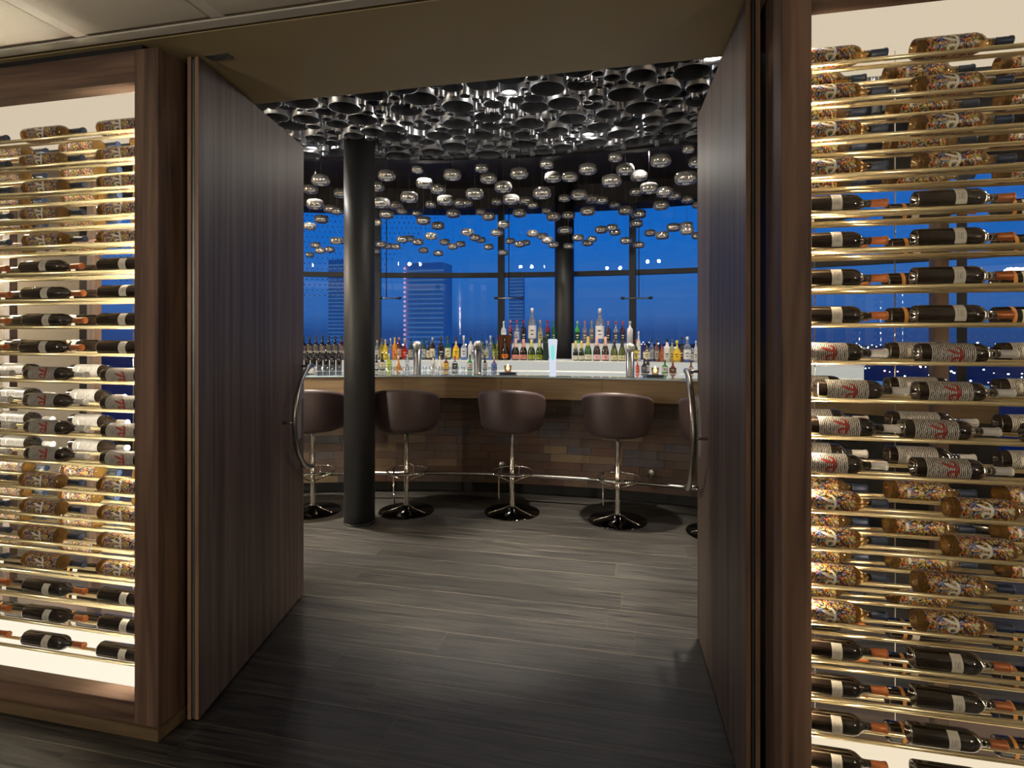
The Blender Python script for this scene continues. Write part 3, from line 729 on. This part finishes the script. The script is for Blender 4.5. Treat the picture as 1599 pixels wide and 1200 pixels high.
# left group of dark wine bottles, behind the column's left side
for i, px in enumerate((474.5, 484, 494, 504, 514, 524, 534)):
    if px != 534: bottle(px, RB_, ZB_, 38, 9.0, 'wine', (20, 16, 16), (96, 86, 80), (30, 60, 84), 'dark wine bottle with white lettering, step row, %s left of the column' % ORD[7-i], 'dark wine bottles left of the column', 'B', (.40, .60), txt=ito)
    else: bottle(px, RB_, ZB_, 38, 9.0, 'wine', (60, 14, 12), (96, 86, 80), (30, 60, 84), 'dark wine bottle with red lower label, touching the column edge', 'dark wine bottles left of the column', 'B', (.40, .60), txt=ito)
for i, px in enumerate((480, 490, 500, 510, 520, 530)):
    bottle(px, RA, ZA, 30, 8.5, 'wine', (24, 17, 14), None, (34, 30, 30), 'plain dark bottle in the lower row, %s left of the column' % ORD[6-i], 'plain dark bottles in the lower row', 'A')
G1 = 'liquor bottles on the step between column and box'
Bs = [ # px, height, width, kind, glass, label, cap, description, clear
 (589.5, 31, 8, 'spirit', (110, 116, 122), (176, 176, 178), (196, 196, 198), 'grey spirit bottle with silver cap right of the column edge', 0),
 (597, 34, 8, 'spirit', (120, 112, 46), (160, 146, 60), (90, 78, 52), 'olive bottle with brown cap behind the yellow one', 0),
 (602.5, 32, 8.5, 'spirit', (196, 170, 44), (226, 202, 66), (196, 190, 180), 'yellow bottle with silver cap near the column', 0),
 (610.5, 34, 7, 'spirit', (150, 176, 200), None, (200, 205, 210), 'slim clear bottle between yellow and orange bottles', 1),
 (617, 35, 8.5, 'spirit', (196, 128, 44), (222, 120, 36), (214, 190, 90), 'amber bottle with orange label and gold cap', 0),
 (624, 35, 8, 'spirit', (80, 36, 26), (178, 150, 130), (190, 120, 100), 'brown bottle with round pale label and pink cap', 0),
 (632.5, 33, 9, 'flask', (110, 30, 18), (178, 26, 24), (212, 196, 170), 'whisky bottle with bright red label', 0),
 (642, 32, 7, 'spirit', (26, 44, 34), (170, 160, 130), (22, 30, 26), 'dark green bottle left of the first beer tap', 0),
 (662.5, 34, 8, 'spirit', (30, 52, 44), (150, 160, 160), (30, 74, 50), 'dark bottle with green cap right of the first tap', 0),
 (670, 30, 8.5, 'flask', (54, 34, 24), (196, 190, 170), (40, 30, 26), 'squat brown bottle behind the cream labelled one', 0),
 (676, 35, 9, 'spirit', (52, 30, 20), (222, 214, 188), (196, 214, 200), 'brown bottle with cream label and pale cap', 0),
 (689, 36, 9.5, 'spirit', (34, 22, 18), (24, 22, 26), (60, 26, 24), 'near-black bottle with black label', 0),
 (700, 37, 10, 'flask', (28, 92, 50), (216, 214, 170), (46, 70, 44), 'green whiskey bottle with cream label', 0),
 (712.5, 36, 10.5, 'flask', (206, 160, 60), (240, 200, 30), (60, 50, 34), 'gold bottle with large yellow label left of second tap', 0),
 (724.7, 38, 10, 'flask', (186, 200, 214), (206, 212, 220), (232, 232, 235), 'clear vodka bottle with white cap', 1),
 (735.5, 35, 9, 'wine', (206, 210, 208), None, (24, 64, 40), 'white tapered bottle with dark green top', 0),
 (754.5, 33, 8, 'spirit', (70, 90, 84), (150, 156, 150), (26, 40, 44), 'grey-green bottle right of the second tap', 0),
 (760.5, 30, 9, 'round', (176, 190, 200), (190, 190, 150), (180, 190, 196), 'round clear decanter bottle', 1),
 (766.5, 38, 8, 'spirit', (170, 186, 204), None, (190, 200, 210), 'tall clear bottle behind the decanter', 1),
 (771.5, 35, 8, 'spirit', (36, 66, 24), (118, 134, 36), (40, 52, 40), 'green bottle with lime label', 0),
 (777.5, 36, 6, 'spirit', (120, 110, 60), (110, 120, 66), (196, 30, 34), 'narrow bottle with red cap beside the wooden box', 0)]
for (px, h, wd, k, g, l, c, d, cl_) in Bs: bottle(px, RB_, ZB_, h, wd, k, g, l, c, d, G1, 'B', clear=bool(cl_))
CC = [ # upper step, and its champagne neighbours
 (787, 34, 8.5, 'spirit', (200, 205, 210), (236, 236, 236), (236, 236, 232), 'white labelled bottle standing above the wooden box', 0),
 (797.5, 36, 7, 'spirit', (120, 40, 60), (60, 30, 44), (236, 150, 150), 'dark red bottle with pink neck, above box corner', 0),
 (807.5, 36, 8, 'spirit', (170, 186, 210), (196, 196, 200), (196, 70, 50), 'clear bottle with red neck, left of the left magnum', 1),
 (818, 36, 8, 'spirit', (50, 16, 24), (34, 30, 34), (170, 50, 44), 'dark red bottle directly left of the left magnum', 0),
 (831.5, 55, 13, 'spirit', (190, 206, 224), (232, 230, 228), (226, 228, 230), 'magnum rum bottle with white label, left upper step', 1),
 (844, 36, 8, 'spirit', (186, 180, 150), (170, 160, 120), (180, 150, 90), 'clear bottle with amber neck right of left magnum', 1),
 (855.5, 36, 8, 'spirit', (110, 22, 30), (40, 26, 30), (150, 26, 34), 'deep red bottle above the dark gift box', 0),
 (865, 35, 6, 'spirit', (26, 84, 44), (30, 80, 44), (34, 110, 60), 'green bottle partly behind the far column', 0),
 (902, 35, 8.5, 'spirit', (44, 130, 50), (30, 60, 36), (170, 205, 170), 'bright green liqueur bottle right of far column', 0),
 (913.5, 35, 8, 'spirit', (170, 160, 200), (90, 90, 100), (220, 110, 110), 'clear liqueur bottle with red neck, right upper step', 1),
 (924.5, 35, 8, 'spirit', (186, 176, 150), (100, 96, 90), (176, 140, 90), 'clear liqueur bottle with gold neck, left of right magnum', 1),
 (937, 55, 14, 'spirit', (196, 210, 226), (236, 234, 232), (226, 228, 230), 'magnum rum bottle with white label, right upper step', 1),
 (950, 35, 8, 'spirit', (44, 20, 34), (40, 34, 40), (190, 90, 90), 'dark purple liqueur bottle right of the right magnum', 0),
 (962, 35, 8, 'spirit', (176, 190, 210), (60, 60, 66), (196, 60, 50), 'clear liqueur bottle with red neck near the mullion', 1),
 (973, 35, 8, 'spirit', (60, 14, 26), (40, 30, 36), (176, 60, 60), 'dark cherry liqueur bottle near the mullion', 0),
 (984, 35, 9.5, 'wine', (232, 230, 226), None, (220, 218, 216), 'white tapered bottle above the third tap', 0)]
for (px, h, wd, k, g, l, c, d, cl_) in CC: bottle(px, RC, ZC_, h, wd, k, g, l, c, d, 'bottles on the upper step', 'C', lt=(.14, .5) if k != 'cone' else (.12, .5), clear=bool(cl_))
CH = [(805.5, 33, 12, (30, 18, 14), (226, 150, 130), (240, 196, 176), 'dark champagne bottle with pink label, next to the wooden box'),
 (818, 33, 12, (30, 18, 14), (226, 150, 130), (240, 170, 150), 'dark champagne bottle with pink label, second from the box'),
 (830.5, 33, 12, (36, 58, 18), (150, 160, 60), (206, 200, 130), 'green champagne bottle with lime label, third from the box'),
 (843, 33, 12, (36, 58, 18), (128, 140, 40), (206, 200, 130), 'green champagne bottle with olive label, fourth from the box'),
 (899.3, 31, 8.6, (20, 34, 20), (222, 216, 196), (214, 190, 90), 'small champagne bottle with gold foil, nearest the far column'),
 (908.4, 31, 8.6, (20, 34, 20), (222, 216, 196), (222, 190, 80), 'small champagne bottle with gold foil, second from far column'),
 (918.7, 38, 11.5, (36, 78, 34), (228, 222, 200), (226, 196, 110), 'large green champagne bottle with red and gold neck'),
 (932.4, 38, 11.5, (44, 30, 28), (236, 190, 186), (232, 186, 170), 'champagne bottle with pink label, first of the rose pair'),
 (945.7, 38, 11.5, (44, 30, 28), (236, 176, 172), (232, 186, 170), 'champagne bottle with pink label, second of the rose pair'),
 (959.5, 35, 11.5, (70, 78, 26), (214, 206, 160), (40, 44, 24), 'olive green bottle with shield label, fully in view'),
 (972, 35, 11.5, (70, 78, 26), (214, 206, 160), (40, 44, 24), 'olive green bottle with shield label beside third tap')]
for (px, h, wd, g, l, c, d) in CH: bottle(px, RB_, ZB_, h, wd, 'champ', g, l, c, d, 'champagne bottles on the step', 'B', lt=(.06, .26))
BR = [(994, 34, 9, 'spirit', (34, 60, 30), (220, 190, 40), (190, 40, 40), 'dark bottle with yellow label right of the third tap', 0),
 (997.5, 47, 7, 'spirit', (206, 206, 204), (232, 232, 230), (236, 236, 236), 'tall white bottle behind the yellow label bottle', 0),
 (1010.5, 31, 11.5, 'flask', (66, 36, 22), (226, 214, 180), (30, 26, 28), 'squat brown bottle with cream label and black cap', 0),
 (1018, 36, 8, 'spirit', (80, 100, 130), (140, 150, 160), (30, 30, 40), 'clear bottle with black cap above the candle', 1),
 (1026, 35, 8, 'spirit', (96, 60, 40), (150, 140, 130), (30, 28, 32), 'brown bottle with black neck right of the candle', 0),
 (1034, 31, 8.5, 'flask', (150, 76, 40), (176, 100, 60), (40, 44, 60), 'amber bottle with dark cap beside the white one', 0),
 (1042, 36, 11, 'spirit', (232, 230, 228), (240, 238, 236), (28, 26, 28), 'opaque white liqueur bottle with black cap', 0),
 (1050, 36, 8, 'spirit', (150, 150, 110), (170, 160, 90), (90, 96, 90), 'dull yellow bottle behind the gin bottle', 0),
 (1057.5, 34, 13, 'flask', (206, 176, 70), (240, 196, 30), (226, 220, 60), 'gold gin bottle with round yellow label', 0),
 (1065, 40, 6.5, 'spirit', (34, 22, 20), (70, 40, 20), (20, 18, 20), 'slim black bottle right of the gin bottle', 0),
 (1073.5, 40, 12, 'spirit', (176, 192, 210), (226, 228, 230), (236, 236, 238), 'clear rum bottle with white label near right door', 1),
 (1081, 27, 9, 'spirit', (150, 160, 170), (180, 180, 176), (20, 20, 24), 'clear bottle with tall black top by the door', 1),
 (1087, 34, 8, 'spirit', (176, 180, 180), (206, 206, 200), (220, 220, 220), 'pale bottle cut by the right door edge', 0)]
for (px, h, wd, k, g, l, c, d, cl_) in BR: bottle(px, RB_, ZB_, h, wd, k, g, l, c, d, 'liquor bottles on the step beside the right door', 'B', clear=bool(cl_))
AR = [(588.5, 22, 8, 'round', (26, 28, 32), (200, 200, 196), (30, 30, 32), 'dark round bottle, lower row, at the column edge', 0),
 (597.5, 24, 9, 'flask', (40, 34, 34), (216, 206, 180), (26, 24, 28), 'dark bottle with cream label in the lower row', 0),
 (608, 24, 9.5, 'flask', (150, 172, 50), (190, 200, 110), (216, 220, 200), 'lime green bottle in the lower row', 0),
 (622.5, 20, 14, 'cone', (186, 120, 50), None, (226, 214, 190), 'conical amber liqueur bottle in the lower row', 0),
 (636.5, 22, 7, 'spirit', (186, 196, 206), (206, 206, 204), (206, 206, 206), 'clear miniature left of the first tap', 1),
 (677, 20, 6, 'spirit', (206, 206, 200), (180, 180, 176), (60, 66, 60), 'pale miniature right of the first tap', 0),
 (687.3, 20, 8, 'round', (226, 220, 208), None, (226, 214, 190), 'white round bottle, lower row, with tall pale stopper', 0),
 (697.2, 21, 9, 'flask', (96, 40, 20), (220, 176, 60), (150, 120, 60), 'brown bottle with gold label, lower row', 0),
 (711, 20, 9, 'flask', (190, 196, 196), (40, 34, 34), (206, 50, 36), 'clear bottle with red cap, lower row', 1),
 (734.3, 22, 9, 'flask', (36, 130, 60), (206, 190, 180), (30, 60, 40), 'green bottle with pink label left of second tap', 0),
 (757.7, 22, 8, 'round', (34, 30, 34), (186, 180, 176), (36, 34, 36), 'dark bottle right of the second tap, lower row', 0),
 (772, 20, 9, 'round', (96, 80, 110), (90, 110, 170), (196, 160, 160), 'purple and blue bottle in the lower row', 0),
 (995.8, 17, 6.5, 'flask', (196, 44, 36), (226, 120, 100), (226, 190, 170), 'small red bottle right of the third tap', 0),
 (1006.5, 20, 10, 'round', (30, 30, 44), (90, 90, 110), (30, 30, 34), 'dark round bottle left of the right candle', 0),
 (1012, 22, 6, 'spirit', (60, 60, 66), (216, 210, 200), (226, 222, 216), 'small bottle with pale cap left of the right candle', 0),
 (1038.6, 18, 10, 'flask', (44, 140, 50), (206, 206, 196), (60, 96, 60), 'green bottle with clear base near the right candle', 0),
 (1051, 16, 11, 'round', (120, 66, 40), (90, 50, 34), (180, 110, 70), 'squat brown bottle, lower row, below the gin', 0),
 (1079.5, 18, 8, 'round', (110, 50, 34), (196, 176, 150), (90, 40, 30), 'red-brown squat bottle by the right door handle', 0)]
for (px, h, wd, k, g, l, c, d, cl_) in AR: bottle(px, RA, ZA, h+3, wd, k, g, l, c, d, 'small bottles in the lower row', 'A', clear=bool(cl_))

def box_with_bottle():
    x, y, tt = onR(789, RB_-.02); a = math.atan2(-x, y); s_ = tt/F; hw_, h, d = 9*s_, 39.5*s_, .06
    t = thing('bottle_box', 'open wooden presentation box holding a champagne bottle', 'box', (x, y, ZB_), (0, 0, a))
    wm = mat('box_wood', srgb(150, 84, 34), .45); e = .006
    obj('frame', MB().box(-hw_, -hw_+e, -d/2, d/2, 0, h).box(hw_-e, hw_, -d/2, d/2, 0, h).box(-hw_+e, hw_-e, -d/2, d/2, 0, e).box(-hw_+e, hw_-e, -d/2, d/2, h-e, h).mesh('frame', M['tray_black']), t)
    obj('back_panel', MB().box(-hw_+e, hw_-e, d/2-.004, d/2, e, h-e).mesh('back', wm), t)
bottle(789, RB_-.022, ZB_+.0065, 34, 11, 'champ', (24, 18, 16), (206, 110, 40), (34, 26, 22), 'dark champagne bottle with orange label inside the wooden box', 'champagne bottles on the step', 'B', lt=(.08, .26))
box_with_bottle()
x, y, tt = onR(852.5, RB_); t = thing('gift_box', 'dark green gift box between champagne bottles and glowing tap', 'box', (x, y, ZB_), (0, 0, math.atan2(-x, y)))
obj('carton', B(-.03, .03, -.035, .035, 0, .27, mat('gift_green', srgb(20, 40, 34), .4), 'carton', .003), t); obj('lid_band', B(-.031, .031, -.036, .036, .20, .206, M['steel']), t)

def beer_tap(px, w, ytop, desc):
    x, y, tt = onR(px, RF+.16); s_ = tt/F; r = w/2*s_; h = (584-ytop)*s_; a = math.atan2(-x, y)
    t = thing('beer_tap', desc, 'tap', (x, y, 1.11), (0, 0, a), 'steel beer taps on the bar')
    obj('pillar', MB().lathe([(r*1.08, 0), (r*1.08, .006), (r, .008), (r, h-.035)], 24).mesh('pillar', M['steel']), t)
    obj('badge', MB().tube([(0, -r*1.5, h-.028), (0, -r*.75, h-.036)], r*1.14, 28).mesh('badge', mat('badge_steel', srgb(150, 150, 146), .4, .7)), t)
    for sx in (-1, 1):
        obj('spout', MB().tube([(sx*r*.9, 0, h-.09), (sx*(r+.016), -.012, h-.09), (sx*(r+.017), -.014, h-.125)], .006, 8).mesh('spout', M['chrome']), t)
beer_tap(652, 11.5, 534, 'round brushed steel beer tap, leftmost on the bar')
beer_tap(746.5, 11.5, 533, 'round brushed steel beer tap, second from the left')
beer_tap(984.5, 12.5, 533, 'round brushed steel beer tap right of the champagne row')
x, y, tt = onR(863.5, RF+.14); s_ = tt/F
t = thing('glowing_tap', 'tall glowing white beer tap with cyan window', 'tap', (x, y, 1.11), (0, 0, math.atan2(-x, y)))
obj('body', MB().lathe([(5.2*s_, 0), (5.0*s_, 12*s_), (5.6*s_, 30*s_), (7.4*s_, 54*s_), (7.2*s_, 56*s_), (5*s_, 57*s_)], 28).mesh('body', M['lit']), t)
pl = [(3*s_*math.sin(2*PI*k/20), 36*s_+12*s_*(1 if math.cos(2*PI*k/20) > 0 else -1)*abs(math.cos(2*PI*k/20))**.5) for k in range(20)]
obj('lit_window', MB().prism(pl, -.058, -.045).mesh('window', M['cyan']), t)
for px, d in ((793.5, 'candle glass on the bar below the wooden box'), (1023.5, 'candle glass on black tray near the right door')):
    x, y, tt = onR(px, RF+.25); s_ = tt/F; a = math.atan2(-x, y)
    tr_ = thing('serving_tray', 'black tray under the '+d.replace('candle glass', 'candle').split(' on black')[0]+(' near the right door' if px > 900 else ''), 'tray', (x, y, 1.1105), (0, 0, a))
    obj('tray_plate', MB().lathe([(12*s_, 0), (14.5*s_, .008), (14.5*s_, .012), (13.8*s_, .012), (12*s_, .004)], 28).mesh('tray', M['tray_black']), tr_)
    t = thing('candle_holder', d, 'candle', (x, y, 1.1155), (0, 0, a))
    obj('glass_cup', MB().lathe([(4.6*s_, 0), (6.3*s_, .075), (5.7*s_, .075), (4.2*s_, .008), (.001, .008)], 20, caps=False).mesh('cup', M['smoke']), t)
    obj('wax', MB().lathe([(3.6*s_, .009), (3.6*s_, .03)], 16).mesh('wax', M['cap_w']), t)
    obj('flame', MB().lathe([(.001, .03), (.016, .044), (.012, .062), (.0008, .09)], 10).mesh('flame', M['flame']), t)
# salad-white object at the left end of the bar: a coiled white cloth beside glasses
x, y, tt = onR(487, RF+.2)
t = thing('white_cup', 'white cup lying at the left end of the bar by the handle', 'cup', (x, y, 1.11), (0, 0, .2))
obj('bowl', MB().lathe([(.012, -.03), (.035, -.02), (.040, .03), (.037, .03), (.030, -.012)], 20, 'x', o=(0, 0, .041), caps=False).mesh('bowl', M['cap_w']), t)
obj('saucer_ring', MB().tube([(-.035+.0*k, .03*math.cos(2*PI*k/16), .041+.03*math.sin(2*PI*k/16)) for k in range(16)], .005, 6, True).mesh('ring', M['cap_w']), t)
# small glasses along the back edge of the glass counter
gl = MB().lathe([(.016, 0), (.021, .05), (.0195, .05), (.015, .004), (.001, .004)], 14, caps=False).mesh('glass', pane_mat('shot_glass', (.96, .98, 1), 1.6)); n = 0
for px in list(range(494, 536, 9))+list(range(596, 645, 9))+list(range(664, 738, 10))+[757, 766, 774]:
    x, y, tt = onR(px, RF+.50); n += 1
    obj('shot_glass', gl, None, (x, y, 1.11), label='small clear shot glass, %s from left along the counter\'s rear edge' % ORD[n], category='glass', group='shot glasses along the counter edge')

# ------------------------------------------------------------------ hanging clamps in front of the windows
for i, (px, xa, xb, l) in enumerate(((604, 595, 624, 'left'), (795, 775, 815, 'middle'), (998, 973, 1016, 'right'))):
    x, y, tt = onR(px, RW-.27); s_ = tt/F; z = zat(466, tt); a = math.atan2(-x, y)
    t = thing('cable_clamp', 'dumbbell-shaped glass clamp on a thin rod, %s window bay' % {'left': 'in the left', 'middle': 'in the middle', 'right': 'in the right'}[l], 'fitting', (x, y, z), (0, 0, a), 'glass clamps on rods at the windows')
    obj('rod', MB().lathe([(.006, 0), (.006, 3.36-z)], 8).mesh('rod', M['frame']), t)
    obj('crossbar', MB().tube([((xa-px)*s_, 0, 0), ((xb-px)*s_, 0, 0)], .009, 8).mesh('bar', M['steel']), t)
    for xx in (xa, xb): obj('knob', MB().lathe([(.001, -.02), (.02, -.013), (.026, 0), (.02, .013), (.001, .02)], 14, o=((xx-px)*s_, 0, .003)).mesh('knob', M['column']), t)

# ------------------------------------------------------------------ glass pendants
Z3 = [(195,242,140),(122,310,110),(345,340,118),(155,418,130),(270,455,110),(315,472,85),(200,530,110),(115,582,95),(310,688,95),(355,690,80),(158,720,80),(192,760,80),(262,752,80),(115,790,68),(680,207,135),(905,165,90),(605,288,118),(955,265,128),(1058,308,118),(845,368,135),(1162,203,138),(1375,155,95),(1427,228,128),(1535,293,130),(1325,342,138),(1003,420,85),(1110,390,128),(1225,410,110),(1275,410,80),(1488,400,85),(640,410,130),(750,428,110),(790,470,82),(680,495,110),(903,488,75),(948,540,108),(1055,578,100),(605,555,90),(1168,490,108),(1370,478,78),(1428,510,105),(1537,568,95),(1488,628,92),(1005,655,95),(1272,625,95),(795,678,90),(845,672,80),(908,697,85),(640,715,85),(685,727,80),(748,730,75),(598,765,70),(1105,697,80),(1165,730,80),(1222,712,75),(1328,665,85),(1370,682,75),(1428,732,75),(950,757,75),(1058,780,75)]
Z4 = [(147,192,140),(350,125,105),(395,220,130),(520,218,122),(652,160,142),(852,75,105),(925,163,140),(825,247,150),(1025,210,130),(1185,98,152),(1390,15,95),(1455,110,130),(1370,228,160),(1100,302,140),(1003,328,95),(1215,330,130),(1287,358,95),(1380,385,88),(315,340,140),(478,375,90),(585,350,130),(685,380,115),(755,390,88),(848,425,85),(925,465,118),(88,385,128),(195,395,105),(248,428,82),(150,485,110),(350,468,80),(398,510,110),(510,503,105),(650,470,118),(1188,428,122),(1025,492,112),(1008,562,100),(482,612,108),(245,635,90),(318,655,85),(355,685,90),(400,718,82),(82,690,75),(150,712,85),(195,702,70),(30,775,75),(508,727,80),(748,607,98),(830,592,90),(850,625,90),(580,665,85),(650,703,85),(682,675,78),(930,687,90),(1108,630,88),(1197,648,105),(1280,590,105),(1375,578,100),(1380,615,100),(1455,650,90),(1025,718,88),(1455,425,90)]
pts = [(460+x/4.703, 230+y/4.703, w_/4.703) for x, y, w_ in Z3]+[(780+x/4.703, 230+y/4.703, w_/4.703) for x, y, w_ in Z4]
pend = []
for (px, py, w_) in pts:
    small = w_ < 20.5 and py > 300 or w_ < 19
    D = .14 if small else .185
    t_ = D*F/w_; t_ = min(max(t_, 5.15), 7.35)
    D = w_*t_/F
    a, b = ray(px); x, y = a*t_, b*t_; z = zat(py, t_)
    if math.hypot(x-CX, y-CY) > 8.3: k = onR(px, 8.3)[2]/t_; t_ *= k; D *= k; x, y = a*t_, b*t_; z = zat(py, t_)
    if z > 3.12: t_ *= (3.10-EYE)/(z-EYE); x, y = a*t_, b*t_; z = 3.10; D = w_*t_/F
    for _ in range(14):
        hit = any(math.hypot(x-q[2], y-q[3]) < (D+q[5])*.52 and abs(z-q[4]) < (D+q[5])*.31 for q in pend)
        if not hit: break
        k = 1.035 if (t_ < 6.6 and small) else .965
        t_ *= k; D *= k; x, y = a*t_, b*t_; z = zat(py, t_)
    pend.append((py, px, x, y, z, D))
def pmesh(D):
    R = D/2
    prof = [(.02*R, .10*R), (.2*R, .20*R), (.36*R, .40*R), (.56*R, .52*R), (.78*R, .47*R), (.94*R, .30*R), (R, 0), (.94*R, -.30*R), (.78*R, -.47*R), (.56*R, -.52*R), (.36*R, -.40*R), (.25*R, -.18*R), (.02*R, -.14*R)]
    return MB().lathe(prof[::-1], 28).mesh('bubble', M['mirrorglass'])
pend.sort(); tiers = {}
bounds = [275, 295, 315, 335, 355, 375, 500]
for p in pend:
    k = next(i for i, b in enumerate(bounds) if p[0] < b); tiers.setdefault(k, []).append(p)
pc = {}
for k, L in sorted(tiers.items()):
    L.sort(key=lambda p: p[1])
    for n, (py, px, x, y, z, D) in enumerate(L):
        key = round(D, 2)
        if key not in pc:
            R = key/2; pc[key] = (pmesh(key), MB().lathe([(.004, -.12*R), (.16*R, -.26*R), (.20*R, -.38*R), (.10*R, -.47*R), (.002, -.5*R)][::-1], 12).mesh('core', M['chrome']))
        wire = MB().lathe([(.0011, .1*D/2), (.0011, 3.355-z)], 4).mesh('wire', M['wire'])
        nm = ORD[n+1] if n < 29 else 'last'
        t = thing('glass_pendant', 'flattened clear glass bubble pendant, %s from left in tier %s from top' % (nm, ORD[k+1]), 'pendant', (x, y, z), group='glass bubble pendants over the bar')
        obj('glass_bubble', pc[key][0], t); obj('glass_core', pc[key][1], t); obj('suspension_wire', wire, t)
